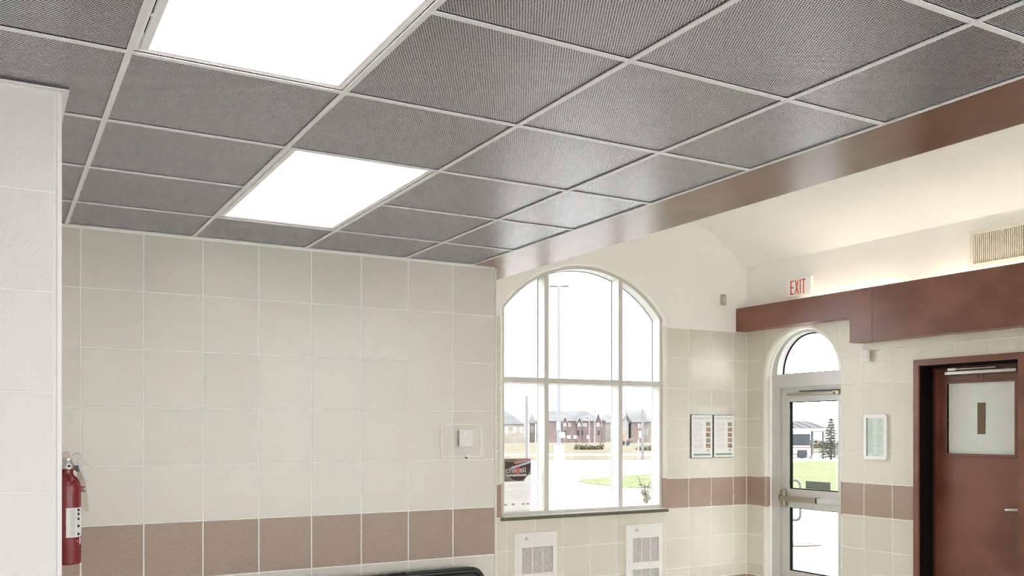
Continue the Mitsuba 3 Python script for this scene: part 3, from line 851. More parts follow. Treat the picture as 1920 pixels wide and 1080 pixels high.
# poster on the pane
S = thing("poster", "white poster with a dark round picture on the lower left window pane", "poster")
py = 0.1425                               # just inside the glass
pf = Frame((0, Y2 + py, 0), (1, 0, 0), (0, -1, 0))
pa0_, pa1_, pb0, pb1 = 3.955, 4.243, 0.905, 1.378
H = pb1 - pb0
add("sheet", pf(bx(pa0_, pa1_, pb0, pb1, 0.0, 0.001)), "poster_white", S)
pic = sbox(pa0_, pb1 - 0.43 * H, pa1_ - 0.002, pb1)
add("picture", slab(pf, pic.difference(Point(pa1_ + 0.02, pb1 - 0.52 * H).buffer(0.105)), 0.001, 0.0014), "poster_taupe", S)
disc = affinity.scale(Point((pa0_ + pa1_) / 2 + 0.006, pb1 - 0.12 * H).buffer(0.132, quad_segs=24), 1.0, 1.07).intersection(sbox(pa0_, pb0, pa1_ - 0.004, pb1 - 0.06 * H))
add("disc", slab(pf, disc, 0.0014, 0.0018), "poster_dark", S, label="dark round picture")
add("red_band", slab(pf, Polygon([(pa0_ + 0.10, pb1 - 0.07 * H), (pa1_ - 0.003, pb1), (pa1_ - 0.003, pb1 - 0.05 * H), (pa0_ + 0.12, pb1 - 0.10 * H)]), 0.0018, 0.0021), "poster_rose", S)
add("blue_band", slab(pf, Polygon([(pa0_ + 0.08, pb1 - 0.155 * H), (pa1_ - 0.003, pb1 - 0.045 * H), (pa1_ - 0.003, pb1 - 0.085 * H), (pa0_ + 0.085, pb1 - 0.195 * H)]), 0.0018, 0.0022), "poster_blue", S, label="pale blue strip of lettering")
add("red_dot", slab(pf, Point(pa0_ + 0.152, pb1 - 0.215 * H).buffer(0.033, quad_segs=12), 0.0018, 0.0021), "poster_red", S)
x = pa0_ + 0.026
for ch in "chagall":
    t = meshkit.text_mesh(ch, 0.046, 0.0005, bold=True)
    w = t.bounds[1][0] - t.bounds[0][0]
    t.apply_translation((x - t.bounds[0][0], pb1 - 0.265 * H, 0.0022))
    add("letter", pf(t), "poster_rose" if ch == "g" else "poster_white", S)
    x += w + 0.004
q = random.Random(3)
blk, x = [], pa0_ + 0.028
while x < pa0_ + 0.232:
    w = q.uniform(0.006, 0.014)
    blk.append(bx(x, x + w, pb1 - 0.335 * H, pb1 - 0.295 * H, 0.0018, 0.0021))
    x += w + 0.002
add("subtitle", pf(trimesh.util.concatenate(blk)), "poster_white", S, label="small unreadable white subtitle")
ln = []
for zz in (0.50, 0.53, 0.61, 0.635, 0.675, 0.70, 0.74):
    ln.append(bx(pa0_ + 0.008, pa1_ - q.uniform(0.01, 0.10), pb1 - zz * H - 0.003, pb1 - zz * H, 0.001, 0.0013))
add("print", pf(trimesh.util.concatenate(ln)), "print_light", S, kind="stuff", label="rows of small print")
for t in (0.03, 0.30, 0.66, 0.83):
    a = pa0_ + t * (pa1_ - pa0_)
    add("mark", pf(bx(a, a + 0.030, pb0 + 0.055, pb0 + 0.072, 0.001, 0.0013)), "print_grey", S)

# ------------------------------------------------------------------ thermostat under its clear guard
S = thing("thermostat_guard", "clear plastic guard box over the thermostat on the tiled wall", "guard")
ga0, ga1, gb0, gb1, gd = 2.338, 2.598, 1.478, 1.668, 0.062
r = 0.018
out_, inn_ = rrect(ga0, ga1, gb0, gb1, r), rrect(ga0 + 0.003, ga1 - 0.003, gb0 + 0.003, gb1 - 0.003, r - 0.003)
add("base_rim", slab(FW1, rrect(ga0 - 0.010, ga1 + 0.006, gb0 - 0.010, gb1 + 0.006, r).difference(inn_), 0.0, 0.005), "clear_rim", S, label="pale rim")
wallm = ext(rrect(ga0, ga1, gb0, gb1, r), gd)
side = trimesh.Trimesh(wallm.vertices, wallm.faces[np.abs(wallm.face_normals[:, 2]) < 0.5], process=False)
add("side", FW1(side), "clear_cover", S, label="clear plastic")
front = trimesh.Trimesh(wallm.vertices, wallm.faces[wallm.face_normals[:, 2] > 0.5], process=False)
add("front", FW1(front), "clear_cover", S, label="clear plastic")
add("front_rim", slab(FW1, out_.buffer(0.0015).difference(out_.buffer(-0.0022)), gd - 0.003, gd + 0.0005), "clear_rim", S, label="pale edge of the plastic")
lk = add("lock", FW1(cyl(0.0085, (2.47, gb0 + 0.004, gd - 0.001), (2.47, gb0 + 0.004, gd + 0.010), 16)), "steel", S, smooth=40)
add("keyhole", FW1(cyl(0.007, (2.47, gb0 - 0.006, gd - 0.002), (2.47, gb0 - 0.006, gd + 0.006), 12)), "dark_metal", lk)
S = thing("thermostat", "white dial thermostat inside the clear guard box", "thermostat")
add("body", FW1(cbx(2.442, 2.532, 1.535, 1.640, 0.0, 0.028, 0.003)), "white_plastic", S)
add("dial", FW1(cyl(0.0155, (2.476, 1.611, 0.028), (2.476, 1.611, 0.036), 24)), "bright_plastic", S, smooth=40)
vs = [bx(2.4415, 2.4422, 1.540 + 0.0085 * k, 1.5445 + 0.0085 * k, 0.004, 0.025) for k in range(11)]
add("side_slot", FW1(trimesh.util.concatenate(vs)), "dark_metal", S, kind="stuff")
add("mark", FW1(bx(2.462, 2.482, 1.553, 1.556, 0.028, 0.0283)), "print_light", S)

# ------------------------------------------------------------------ fire extinguisher on the side of the left wall
S = thing("fire_extinguisher", "red fire extinguisher hung behind the white corner at the left", "fire extinguisher")
ex_, ey_, R = 0.276, 4.229, 0.0525
prof = [(0, 1.079), (R - 0.006, 1.079), (R - 0.001, 1.083), (R, 1.090), (R, 1.395), (R - 0.004, 1.420), (R - 0.014, 1.438), (0.026, 1.449), (0.0225, 1.456), (0.0225, 1.470), (0.031, 1.472), (0.031, 1.476), (0, 1.476)]
add("cylinder", lathe(prof, (ex_, ey_, 0), 40), "red_enamel", S, smooth=30)
vb = add("valve", lathe([(0, 1.476), (0.026, 1.476), (0.026, 1.492), (0.021, 1.498), (0.018, 1.512), (0.022, 1.513), (0.022, 1.519), (0, 1.519)], (ex_, ey_, 0), 28), "steel", S, smooth=30)
fd = np.array([-0.5, -0.866, 0])          # towards the room
gp = np.array([ex_ + 0.004, ey_, 1.488]) + np.array([0.0, -1, 0]) * 0.0255
add("gauge_ring", cyl(0.0105, gp, gp + np.array([0.0, -1, 0]) * 0.005, 20), "bright_plastic", vb, smooth=40)
add("gauge_face", cyl(0.0055, gp + np.array([0.0, -1, 0]) * 0.005, gp + np.array([0.0, -1, 0]) * 0.006, 16), "print_black", vb)
# levers and ring
add("top_cap", trimesh.convex.convex_hull(np.vstack([cbx(ex_ - 0.024, ex_ + 0.010, ey_ - 0.009, ey_ + 0.009, 1.521, 1.538, 0.003).vertices, cbx(ex_ - 0.012, ex_ + 0.006, ey_ - 0.007, ey_ + 0.007, 1.538, 1.548, 0.003).vertices])), "tag_card", vb)
lever = trimesh.convex.convex_hull(np.array([(ex_ + dx, ey_ + dy, z) for dy in (-0.008, 0.008) for dx, z in ((0.034, 1.505), (0.046, 1.507), (0.078, 1.418), (0.070, 1.412))]))
add("squeeze_lever", lever, "dull_steel", S, label="steel squeeze lever pointing down")
lever = trimesh.convex.convex_hull(np.array([(ex_ + dx, ey_ + dy, z) for dy in (-0.007, 0.007) for dx, z in ((0.018, 1.478), (0.018, 1.487), (0.040, 1.489), (0.044, 1.462), (0.036, 1.462))]))
add("carry_lever", lever, "dark_metal", S)
add("pull_ring", tube([(ex_ + 0.033 + 0.0165 * math.cos(t), ey_ - 0.012, 1.524 + 0.0165 * math.sin(t)) for t in np.linspace(0, 2 * math.pi, 25)], 0.0016, 6), "steel", S, smooth=60)
add("seal_tie", tube([(ex_ + 0.04, ey_ - 0.01, 1.520), (ex_ + 0.06, ey_ - 0.008, 1.505), (ex_ + 0.08, ey_ - 0.005, 1.487), (ex_ + 0.096, ey_ - 0.004, 1.474)], 0.0011, 5), "tag_card", S)
# wrapped label
def wrap(a0, a1, z0, z1, rr):
    an = np.linspace(a0, a1, 15)
    v = [(ex_ + rr * math.cos(t), ey_ + rr * math.sin(t), z) for t in an for z in (z0, z1)]
    f = []
    for i in range(14):
        f += [(2 * i, 2 * i + 2, 2 * i + 3), (2 * i, 2 * i + 3, 2 * i + 1)]
    return trimesh.Trimesh(v, f, process=False)
view = math.atan2(-ey_, -ex_)            # direction to the camera
la = add("paper_label", wrap(view - 0.10, view + 1.50, 1.193, 1.315, R + 0.0006), "label_white", S, smooth=True, label="white printed label")
an = [wrap(view + 0.18 + 0.055 * k, view + 0.195 + 0.055 * k, 1.199, 1.311, R + 0.001) for k in range(7)]
add("print", trimesh.util.concatenate(an), "print_grey", la, kind="stuff", label="columns of small print")
an = [wrap(view + 0.78, view + 1.02, z, z + 0.010, R + 0.0011) for z in (1.300, 1.283, 1.263, 1.233, 1.200)]
add("pictogram", trimesh.util.concatenate(an), "print_black", la, kind="stuff")
tri = [(view + 0.72, 1.176), (view + 1.15, 1.192), (view + 1.15, 1.160)]
rr = R + 0.0009
add("triangle_mark", trimesh.Trimesh([(ex_ + rr * math.cos(t), ey_ + rr * math.sin(t), z) for t, z in tri], [(0, 2, 1)], process=False), "label_white", S)
# bracket and strap
add("bracket", bx(X0 + 0.001, ex_ - R + 0.002, ey_ - 0.02, ey_ + 0.02, 1.15, 1.47), "dark_metal", S)
strap = trimesh.creation.annulus(R + 0.0002, R + 0.002, 0.024)
strap.apply_translation((ex_, ey_, 1.392))
add("strap", strap, "red_enamel", S, smooth=40)
add("strap_clip", trimesh.util.concatenate([cbx(ex_ + R - 0.004, ex_ + R + 0.016, ey_ - 0.004, ey_ + 0.004, z, z + 0.005, 0.001) for z in (1.378, 1.396)] + [cbx(ex_ + R - 0.002, ex_ + R + 0.008, ey_ - 0.004, ey_ + 0.004, 1.378, 1.401, 0.001)]), "red_enamel", S)
# inspection tag hanging from the ring
S2 = thing("inspection_tag", "curved beige inspection tag hanging from the extinguisher ring", "tag")
tv, tf = [], []
for k, z in enumerate(np.linspace(1.485, 1.295, 10)):
    bend = 0.024 * ((1.485 - z) / 0.19) ** 0.7
    w = 0.016 + 0.012 * min(1, k / 2)
    for s in (-1, 1):
        tv.append((ex_ + 0.046 + bend + s * w * 0.55, ey_ + 0.036 + s * w * 0.7, z - (0.010 * s if k == 9 else 0)))
for k in range(9):
    tf += [(2 * k, 2 * k + 1, 2 * k + 3), (2 * k, 2 * k + 3, 2 * k + 2)]
tm = trimesh.Trimesh(tv, tf, process=False)
tb = tm.copy()
tb.vertices = tb.vertices + np.array([0.0008, -0.0006, 0])
tb.invert()
add("card", trimesh.util.concatenate([tm, tb]), "tag_card", S2)
tl = []
for z in (1.32, 1.33, 1.345, 1.355, 1.37):
    i = (1.485 - z) / 0.19
    c = 0.046 + 0.024 * i ** 0.7
    tl.append(bx(ex_ + c - 0.008, ex_ + c + 0.012, ey_ + 0.0325, ey_ + 0.0335, z, z + 0.0016))
add("print", trimesh.util.concatenate(tl), "print_grey", S2, kind="stuff", label="printed lines")

# ------------------------------------------------------------------ bench against the tiled wall
S = thing("bench", "glossy black bench back standing in front of the brown tile band", "bench")
by = Y1 - 0.12
rail = [(0.9, by, 0.822)] + [(x, by, 0.825 - 0.022) for x in np.linspace(1.0, 2.47, 12)] + [(2.47 + 0.075 * math.sin(t), by, 0.728 + 0.075 * math.cos(t)) for t in np.linspace(0.15, math.pi / 2, 8)] + [(2.545, by, 0.6), (2.545, by, 0.43)]
rail[0] = (0.9, by, 0.803)
add("back_frame", tube(rail, 0.022, 14), "black_gloss", S, smooth=50)
back = Polygon([(0.9, 0.46), (2.53, 0.46), (2.53, 0.735), (2.50, 0.79), (2.455, 0.806), (0.9, 0.806)])
m = ext(back, 0.03)
m.apply_transform(np.array([[1, 0, 0, 0], [0, 0, -1, by + 0.015], [0, 1, 0, 0], [0, 0, 0, 1]], float))
add("back_panel", m, "black_gloss", S)
add("top_cap", cbx(2.035, 2.458, by - 0.03, by + 0.012, 0.812, 0.8285, 0.004), "black_gloss", S)
add("top_cap", cbx(1.30, 1.93, by - 0.03, by + 0.012, 0.810, 0.826, 0.004), "black_gloss", S)
add("seat", cbx(0.9, 2.56, by - 0.50, by - 0.02, 0.41, 0.45, 0.012), "black_gloss", S)
for x in (1.05, 2.40):
    for y in (by - 0.45, by - 0.03):
        add("leg", cbx(x - 0.025, x + 0.025, y - 0.02, y + 0.02, 0.0, 0.41, 0.004), "dark_metal", S)

# ------------------------------------------------------------------ outdoors; lat runs right, dist away along the street that leaves the window


def out(lat, dist, z=0.0):
    return np.array([CX * lat + SX * dist, -SX * lat + CX * dist, z])


OUT = np.eye(4)
OUT[:3, 0], OUT[:3, 1] = (CX, -SX, 0), (SX, CX, 0)
ZP = np.array([(0, -0.12), (50, -0.12), (72, -0.62), (200, -1.30), (420, -3.4), (900, -8.0)])


def gz(d):
    return float(np.interp(d, ZP[:, 0], ZP[:, 1]))


def strip(poly, lift):
    """A piece of ground: polygon (lat, dist) laid on the falling ground."""
    p = trimesh.creation.extrude_polygon(poly, 1.0, engine="earcut")
    v, f = trimesh.remesh.subdivide_to_size(p.vertices[:, :3] * [1, 1, 0], p.faces[p.face_normals[:, 2] > 0.5], max_edge=40.0, max_iter=14)
    v = np.array(v)
    v[:, 2] = [gz(d) + lift for d in v[:, 1]]
    m = trimesh.Trimesh(v, f, process=False)
    m.apply_transform(OUT)
    return m


def cutband(d0, d1, l0, l1):
    cs = [d0] + [d for d in (50, 72, 200, 420) if d0 < d < d1] + [d1]
    return [sbox(l0, a, l1, b) for a, b in zip(cs, cs[1:])]


ground = trimesh.util.concatenate([strip(p, 0.0) for p in cutband(-300, 900, -500, 900)])
room_cut = None
add("ground", ground, "paving")
tag("ground", "pale concrete paving and road outside the windows", "ground", kind="structure")


def band(name, label, d, matn, lift):
    ms = []
    (l0, a0, b0), (l1, a1, b1) = d
    for k in range(8):
        s0, s1 = k / 8, (k + 1) / 8
        L0, L1 = l0 + (l1 - l0) * s0, l0 + (l1 - l0) * s1
        fa = lambda s: a0 + (a1 - a0) * s
        fb = lambda s: b0 + (b1 - b0) * s
        poly = Polygon([(L0, fa(s0)), (L1, fa(s1)), (L1, fb(s1)), (L0, fb(s0))])
        for c in cutband(min(a0, a1), max(b0, b1), -600, 900):
            g = poly.intersection(c)
            if g.area > 0.01 and g.geom_type == "Polygon":
                ms.append(strip(g, lift))
    add(name, trimesh.util.concatenate(ms), matn, "ground", label=label)


band("field", "dry grass field in front of the far houses", ((-60, 86, 196), (160, 94, 196)), "field_grass", 0.012)
band("verge", "dry grass verge beyond the road", ((-60, 56, 76), (13, 60, 80)), "field_grass", 0.012)
kb = strip(Polygon([(-30, 45.6), (12, 47.2), (12, 47.6), (-30, 46.0)]), 0.012)
add("kerb", kb, "kerb_grey")
tag("kerb", "grey kerb line along the road outside the window", "kerb")
lawn = [(2.2, 31.0), (2.5, 29.6), (3.0, 28.4), (3.7, 27.5), (4.6, 26.8), (7.6, 25.6), (11.0, 24.2), (13, 23.2), (24, 22.0), (34, 24), (34, 52), (19, 51), (14.4, 49.5), (9.0, 41), (5.9, 36.6), (3.9, 34.0), (2.6, 32.2)]
add("lawn", [strip(Polygon(lawn).intersection(c), 0.012) for c in (sbox(0, 0, 99, 50), sbox(0, 50, 99, 72))], "lawn_grass")
tag("lawn", "bright green lawn ending in a point outside the window", "grass", kind="stuff")
mul = [(4.12 + 0.60 * math.cos(t), 13.9 + 0.24 * math.sin(t)) for t in np.linspace(0, 2 * math.pi, 24, endpoint=False)]
add("mulch_bed", strip(Polygon(mul).buffer(0), 0.012), "mulch_red")
tag("mulch_bed", "small reddish patch on the paving seen through the lower door pane", "ground patch")


def O(m):
    m = m.copy()
    m.apply_transform(OUT)
    return m


def house(label, lat0, lat1, dist, z0, eave, ridge, wall, hipl=1.0, hipr=1.0, depth=9.0, windows=(), doors=(), gables=()):
    H = thing("house", label, "house", None)
    d0, d1 = dist, dist + depth
    add("wall", O(bx(lat0, lat1, d0, d1, z0 - 0.05, eave)), wall, H)
    o = 0.35
    mid = (d0 + d1) / 2
    v = [(lat0 - o, d0 - o, eave), (lat1 + o, d0 - o, eave), (lat1 + o, d1 + o, eave), (lat0 - o, d1 + o, eave), (lat0 - o + hipl * depth / 2, mid, ridge), (lat1 + o - hipr * depth / 2, mid, ridge)]
    rf = add("roof", O(trimesh.convex.convex_hull(np.array(v))), "shingle", H)
    for (g0, g1, gzt, gw) in gables:
        ew = eave - 0.4
        pent = Polygon([(g0, z0), (g1, z0), (g1, ew), ((g0 + g1) / 2, gzt), (g0, ew)])
        m = ext(pent, 2.9)
        m.apply_transform(np.array([[1, 0, 0, 0], [0, 0, -1, d0 + 2.4], [0, 1, 0, 0], [0, 0, 0, 1]], float))
        add("gable", O(m), gw, H)
        gr = [stroke((g0 - 0.25, ew - 0.1), ((g0 + g1) / 2, gzt + 0.12), 0.16), stroke((g1 + 0.25, ew - 0.1), ((g0 + g1) / 2, gzt + 0.12), 0.16)]
        m = ext(unary_union(gr), 3.4)
        m.apply_transform(np.array([[1, 0, 0, 0], [0, 0, -1, d0 + 2.6], [0, 1, 0, 0], [0, 0, 0, 1]], float))
        add("gable_roof", O(m), "pole_white", H)
    for (a, b, c, e) in windows:
        bay = d0 - 0.5 if any(g0 < (a + b) / 2 < g1 for g0, g1, _, _ in gables) else d0
        w = add("window", O(bx(a, b, bay - 0.06, bay + 0.01, c, e)), "siding_white", H)
        add("pane", O(bx(a + 0.1, b - 0.1, bay - 0.075, bay - 0.06, c + 0.1, e - 0.1)), "far_window", w)
    for (a, b, c, e, mm) in doors:
        bay = d0 - 0.5 if any(g0 < (a + b) / 2 < g1 for g0, g1, _, _ in gables) else d0
        add("door", O(bx(a, b, bay - 0.08, bay + 0.01, c, e)), mm, H)
    return H


HB = -1.30
K = 200 / F_PX


def lu(u, d=200):
    return (u - 960) * d / F_PX


def zu(v, d=200):
    return CAM_Z + (805.14 - v) * d / F_PX


house("tan house with a grey hip roof seen at the left of the window", -12.0, 2.7, 200, HB, 2.78, 5.9, "brick_tan", 1, 1.0, 9, [(-1.6, -0.8, 0.9, 2.2), (0.2, 1.0, 0.9, 2.2), (1.7, 2.4, 0.9, 2.2)])
house("second tan house with a grey roof behind the grey post", 4.0, 5.2, 206, HB, 3.0, 5.4, "brick_tan", 0.3, 0.3, 7, [(4.3, 4.9, 0.9, 2.2)])
win3 = []
for c in (1058.5, 1067.5, 1085.5, 1091.5, 1097.5, 1121, 1126):
    win3.append((lu(c) - 0.32, lu(c) + 0.32, zu(800), zu(793)))
doors3 = [(lu(c) - 0.22, lu(c) + 0.22, zu(816), zu(807), "far_dark") for c in (1059.5, 1084, 1091, 1122)] + [(lu(1062), lu(1070), zu(823), zu(816), "siding_white"), (lu(1075), lu(1084), zu(823), zu(816), "siding_white"), (lu(1100), lu(1106), zu(823), zu(816), "siding_white")]
house("long red brick row of houses with grey roof seen in the middle pane", lu(1008), lu(1136), 200, HB, 3.45, 5.75, "brick_red", 0.5, 1.0, 9, win3, doors3, [(lu(1055), lu(1063), zu(782), "brick_red"), (lu(1082), lu(1090), zu(783), "brick_red"), (lu(1116), lu(1126), zu(776), "brick_red")])
house("far beige house between the brick row and the right mullion", lu(1134, 215), lu(1160, 215), 215, HB, 3.2, 5.3, "brick_tan", 1, 1, 7)
house("white gabled house beside the orange digger", lu(1162), lu(1181.5), 203, HB, 3.4, 5.0, "siding_white", 0.2, 0.2, 8, [(lu(1171), lu(1174), zu(800), zu(793)), (lu(1178), lu(1181), zu(800), zu(793))], [(lu(1172), lu(1177), zu(818), zu(808), "far_window")], [(lu(1167), lu(1181), zu(782), "siding_white")])
house("brick house with a white garage door right of the white house", lu(1186), lu(1205), 198, HB, 3.2, 5.9, "brick_red", 0.9, 0.9, 9, [(lu(1194), lu(1197), zu(803), zu(794)), (lu(1198.5), lu(1201.5), zu(803), zu(794))], [(lu(1195), lu(1203), zu(821), zu(808), "siding_white")])
house("tan house at the right edge of the window view", lu(1210), lu(1240), 204, HB, 3.3, 5.2, "brick_tan", 1, 1, 8, [(lu(1212), lu(1215), zu(815), zu(805)), (lu(1217), lu(1220), zu(815), zu(805))])

# fence of the tan house: pale boards
S = thing("fence", "pale board fence in front of the tan house at the left", "fence")
for k in range(16):
    a = -3.4 + 0.42 * k
    add("board", O(bx(a, a + 0.36, 190, 190.1, HB - 0.3, 0.15 + 0.02 * (k % 2))), "brick_tan", S)

# street furniture
S = thing("lamp_post", "tall blue grey lamp post with two heads outside the middle pane", "lamp post")
ld, ll = 47.0, 2.42
g = gz(ld)
add("pole", O(cone(0.10, 0.06, (ll, ld, g + 0.9), (ll - 0.02, ld, 9.0), 12)), "pole_blue", S, smooth=40)
add("pedestal", O(cbx(ll - 0.25, ll + 0.27, ld - 0.25, ld + 0.25, g, g + 0.95, 0.02)), "siding_white", S, label="white concrete pedestal")
for s in (-1, 1):
    add("head", O(trimesh.creation.icosphere(2, 1.0).apply_scale((0.26, 0.12, 0.06)).apply_translation((ll + s * 0.28, ld, 9.02))), "pole_grey", S, smooth=True)
add("sign", O(bx(ll - 0.14, ll + 0.02, ld - 0.16, ld - 0.13, 1.62, 2.05)), "siding_white", S)
add("sign", O(bx(ll + 0.00, ll + 0.30, ld - 0.16, ld - 0.13, 1.20, 1.50)), "siding_white", S)


def post(name, label, cat, lat, dist, ztop, r, matn, arm=0.0):
    S = thing(name, label, cat)
    add("pole", O(cone(r, r * (0.75 if arm else 1.0), (lat, dist, gz(dist) - 0.1), (lat, dist, ztop), 10)), matn, S, smooth=40)
    if arm:
        pts = [(lat, dist, ztop - 0.1)] + [(lat + arm * t, dist, ztop + 0.10 + 0.25 * t) for t in (0.3, 0.6, 1.0)]
        add("arm", O(tube(pts, r * 0.5, 6)), matn, S)
        add("head", O(cbx(lat + arm - 0.1, lat + arm + 0.45, dist - 0.12, dist + 0.12, ztop + 0.30, ztop + 0.42, 0.03)), matn, S)
    else:
        add("cap", O(cone(r * 1.05, r * 0.6, (lat, dist, ztop), (lat, dist, ztop + 0.05), 10)), matn, S)


post("grey_post", "thick grey post in the left pane of the window", "post", 27.5 * 54 / F_PX, 54, CAM_Z + 62 * 54 / F_PX, 0.085, "pole_grey")
post("grey_post", "thick grey post in the right pane of the window", "post", 245 * 60 / F_PX, 60, CAM_Z + 37 * 60 / F_PX, 0.08, "pole_grey")
post("street_light", "thin white street light with an arm in the middle pane", "street light", 155 * 120 / F_PX, 120, CAM_Z + 40 * 120 / F_PX, 0.10, "pole_white", 1.0)
post("street_light", "thin white street light rising high in the right pane", "street light", 213 * 130 / F_PX, 130, CAM_Z + 95 * 130 / F_PX, 0.09, "pole_white", -0.9)
post("street_light", "short white street light over the brick row roof", "street light", 145 * 140 / F_PX, 140, CAM_Z + 18 * 140 / F_PX, 0.10, "pole_white", -0.6)
post("marker_post", "thin pale marker post left in the verge", "post", 32 * 66 / F_PX, 66, CAM_Z - 30 * 66 / F_PX, 0.05, "siding_white")
post("marker_post", "thin pale marker post right in the verge", "post", 237 * 62 / F_PX, 62, CAM_Z - 20 * 62 / F_PX, 0.05, "siding_white")

S = thing("digger", "small orange digger parked before the white house", "digger")
dd, dl = 150, 211 * 150 / F_PX
zg = gz(dd)
add("body", O(cbx(dl - 0.7, dl + 0.5, dd - 0.6, dd + 0.6, zg + 0.6, zg + 1.4, 0.1)), "machine_orange", S)
add("cab", O(cbx(dl - 0.5, dl + 0.2, dd - 0.5, dd + 0.5, zg + 1.4, zg + 2.2, 0.1)), "machine_orange", S)
for a in (-0.5, 0.4):
    add("wheel", O(cyl(0.42, (dl + a, dd - 0.7, zg + 0.45), (dl + a, dd + 0.7, zg + 0.45), 14)), "far_dark", S)
add("bucket", O(cbx(dl + 0.7, dl + 1.4, dd - 0.5, dd + 0.5, zg + 0.5, zg + 1.2, 0.15)), "mulch_red", S)


def hedge(label, lat0, lat1, dist, h, n, seed, matn="shrub_leaf"):
    S = thing("bush", label, "bush")
    r = np.random.default_rng(seed)
    pts, fs = [], []
    for k in range(n):
        c = np.array([r.uniform(lat0, lat1), dist + r.uniform(-0.6, 0.6), 0])
        c[2] = gz(dist) + r.uniform(0, h) * (0.4 + 0.6 * meshkit.noise(np.array([[c[0] * 0.7, seed, 0.0]]))[0])
        a, b = r.normal(size=3) * 0.20, r.normal(size=3) * 0.20
        i = len(pts)
        pts += [c, c + a, c + b]
        fs.append((i, i + 1, i + 2))
    add("foliage", O(trimesh.Trimesh(pts, fs, process=False)), matn, S, kind="stuff")


hedge("dark weeds in a row on the field before the brick houses", lu(1080, 112), lu(1130, 112), 112, 0.55, 700, 5, "weed_leaf")
hedge("low weeds at the right end of the field", lu(1195, 105), lu(1240, 105), 105, 0.55, 300, 6, "weed_leaf")

# sapling by the right of the window
S = thing("sapling", "small leafy sapling by the lower right of the window", "sapling")
r = np.random.default_rng(11)
sl, sd = 3.09, 20.9
base = gz(sd)
st_, lv, lf_ = [], [], []
for k in range(9):
    a = r.uniform(-0.3, 0.3)
    top = np.array([sl + a * 0.5 + r.uniform(-0.05, 0.05), sd + r.uniform(-0.1, 0.1), base + r.uniform(0.35, 0.72)])
    st_.append(tube([(sl, sd, base), tuple((np.array([sl, sd, base]) + top) / 2 + [0.02 * a, 0, 0.02]), tuple(top)], 0.006, 5))
    for q_ in range(12):
        t = r.uniform(0.25, 1.05)
        c = np.array([sl, sd, base]) * (1 - t) + top * t + r.normal(size=3) * 0.035
        u, w = r.normal(size=3) * 0.03, r.normal(size=3) * 0.018
        i = len(lv)
        lv += [c - u, c + w, c + u, c - w]
        lf_ += [(i, i + 1, i + 2), (i, i + 2, i + 3)]
add("stem", O(trimesh.util.concatenate(st_)), "bark", S)
add("foliage", O(trimesh.Trimesh(lv, lf_, process=False)), "shrub_leaf", S, kind="stuff")

# bus, shelters and spruce seen through the door
B = thing("bus", "white bus with dark windows and a red stripe seen through the door", "bus")
bd = 70.0


def ld_(u, d=bd):
    return (u - 960) * d / F_PX


def zd(v, d=bd):
    return CAM_Z + (805.14 - v) * d / F_PX


bl0, bl1 = ld_(1440), ld_(1520)
add("body", O(cbx(bl0, bl1, bd, bd + 9, gz(bd) + 0.25, zd(804), 0.12)), "bus_white", B)
add("windscreen", O(cbx(ld_(1485), ld_(1519), bd - 0.03, bd + 0.5, zd(835), zd(814), 0.02)), "bus_glass", B)
add("pane", O(cbx(ld_(1486), ld_(1495), bd - 0.05, bd - 0.03, zd(831), zd(823), 0.01)), "far_dark", B)
add("stripe", O(cbx(ld_(1445), ld_(1520), bd - 0.02, bd + 0.1, zd(840), zd(838), 0.005)), "bus_red", B, label="red stripe")
add("grille", O(cbx(ld_(1495), ld_(1513), bd - 0.03, bd + 0.1, zd(858), zd(844), 0.01)), "bus_glass", B)
for u in (1452, 1516):
    add("wheel", O(cyl(0.42, (ld_(u) - 0.14, bd + 1.6, gz(bd + 1.6) + 0.42), (ld_(u) + 0.14, bd + 1.6, gz(bd + 1.6) + 0.42), 18)), "far_dark", B)
P = thing("pavilion", "pavilion with a sloping grey metal roof behind the bus", "pavilion")
pd_ = 84.0
l0, l1 = ld_(1440, pd_), ld_(1531, pd_)
rv = [(l0, pd_ - 3, zd(803, pd_)), (l1 + 0.3, pd_ - 3, zd(803, pd_)), (l1 + 0.3, pd_ + 3, zd(803, pd_)), (l0, pd_ + 3, zd(803, pd_)), (l0, pd_, zd(790, pd_)), (l1 - 0.9, pd_, zd(790, pd_))]
rf = add("roof", O(trimesh.convex.convex_hull(np.array(rv))), "roof_metal", P)
for k in range(5):
    a = l0 + (k + 0.5) * (l1 - l0) / 5.5
    p0, p1 = np.array([a + 0.6, pd_ - 3.02, zd(803, pd_) + 0.03]), np.array([a, pd_ - 0.02, zd(790, pd_) + 0.03])
    add("seam", O(tube([p0, (p0 + p1) / 2, p1], 0.03, 5)), "pole_white", rf)
for a in (l0 + 0.4, l1 - 0.4):
    add("post", O(cyl(0.10, (a, pd_, gz(pd_)), (a, pd_, zd(803, pd_)), 10)), "pole_grey", P)
P = thing("bus_shelter", "open shelter with a flat white roof on two dark posts beside the bus", "shelter")
sd_ = 64.0
add("roof", O(cbx(ld_(1517, sd_), ld_(1552, sd_), sd_ - 0.8, sd_ + 0.8, zd(808.5, sd_), zd(803.5, sd_), 0.03)), "siding_white", P)
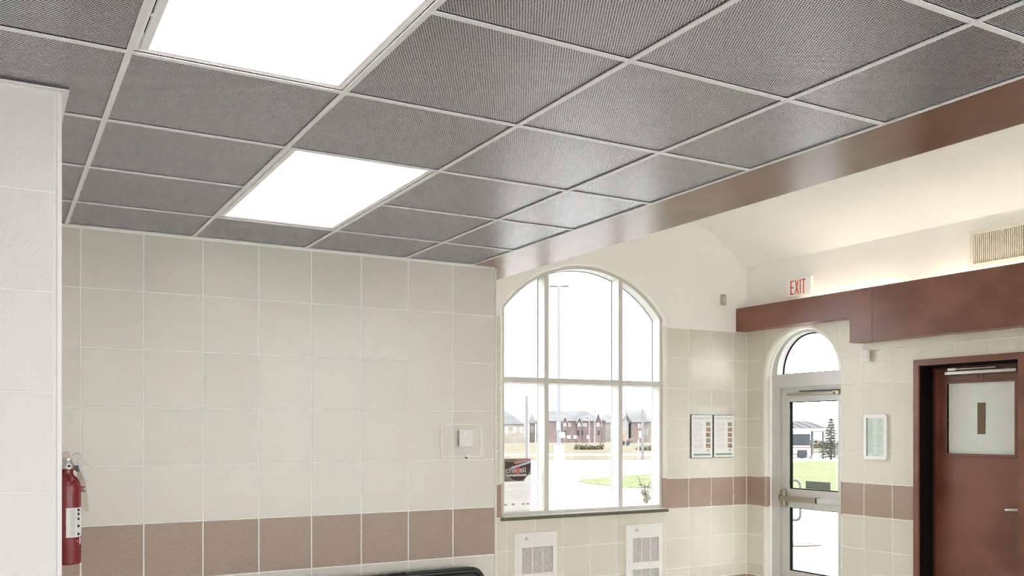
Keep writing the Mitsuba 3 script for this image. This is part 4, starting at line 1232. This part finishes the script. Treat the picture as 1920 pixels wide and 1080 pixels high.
add("fascia", O(cbx(ld_(1517, sd_), ld_(1552, sd_), sd_ - 0.84, sd_ - 0.80, zd(809.5, sd_), zd(807.5, sd_), 0.01)), "pole_grey", P)
for u in (1522, 1543):
    add("post", O(cyl(0.045, (ld_(u, sd_), sd_, gz(sd_)), (ld_(u, sd_), sd_, zd(808.5, sd_)), 10)), "far_dark", P)
add("bin", O(cbx(ld_(1517, sd_), ld_(1522, sd_), sd_ - 0.2, sd_ + 0.2, gz(sd_), gz(sd_) + 0.25, 0.02)), "pole_grey", P)
add("railing", O(tube([(ld_(1524, sd_), sd_, zd(847, sd_)), (ld_(1550, sd_), sd_, zd(848, sd_)), (ld_(1600, sd_), sd_, zd(848, sd_))], 0.025, 6)), "pole_grey", P)

S = thing("spruce", "young spruce tree beside the shelter seen through the door", "spruce tree")
td, tl_ = 60.0, 598 * 60 / F_PX
r = np.random.default_rng(5)
zb, zt = gz(td), zd(787, td)
add("trunk", O(cone(0.07, 0.01, (tl_, td, zb), (tl_, td, zt), 8)), "bark", S)
pts, fs = [], []
for k in range(15):
    t = k / 14
    z = zb + 0.25 + (zt - zb - 0.25) * t
    L = 0.80 * (1 - t) ** 0.85 + 0.04
    nb_ = int(13 - 7 * t)
    for b in range(nb_):
        an = 2 * math.pi * (b + r.uniform(-0.3, 0.3)) / nb_ + k
        l = L * r.uniform(0.75, 1.1)
        d_ = np.array([math.cos(an), math.sin(an), 0])
        for q_ in range(12):
            s = (q_ + r.uniform(0, 1)) / 12
            c = np.array([tl_, td, z]) + d_ * l * s + np.array([0, 0, -0.25 * l * s + 0.10 * l * s * s])
            for w in range(2):
                e = d_ * r.uniform(0.02, 0.09) + r.normal(size=3) * 0.045
                f_ = r.normal(size=3) * 0.022
                i = len(pts)
                pts += [c, c + e + f_, c + e - f_]
                fs.append((i, i + 1, i + 2))
add("needles", O(trimesh.Trimesh(pts, fs, process=False)), "spruce_needles", S, kind="stuff")

hedge("pale shrubs far behind the shelter posts", ld_(1520, 120), ld_(1580, 120), 120, 1.5, 500, 8, "field_grass")
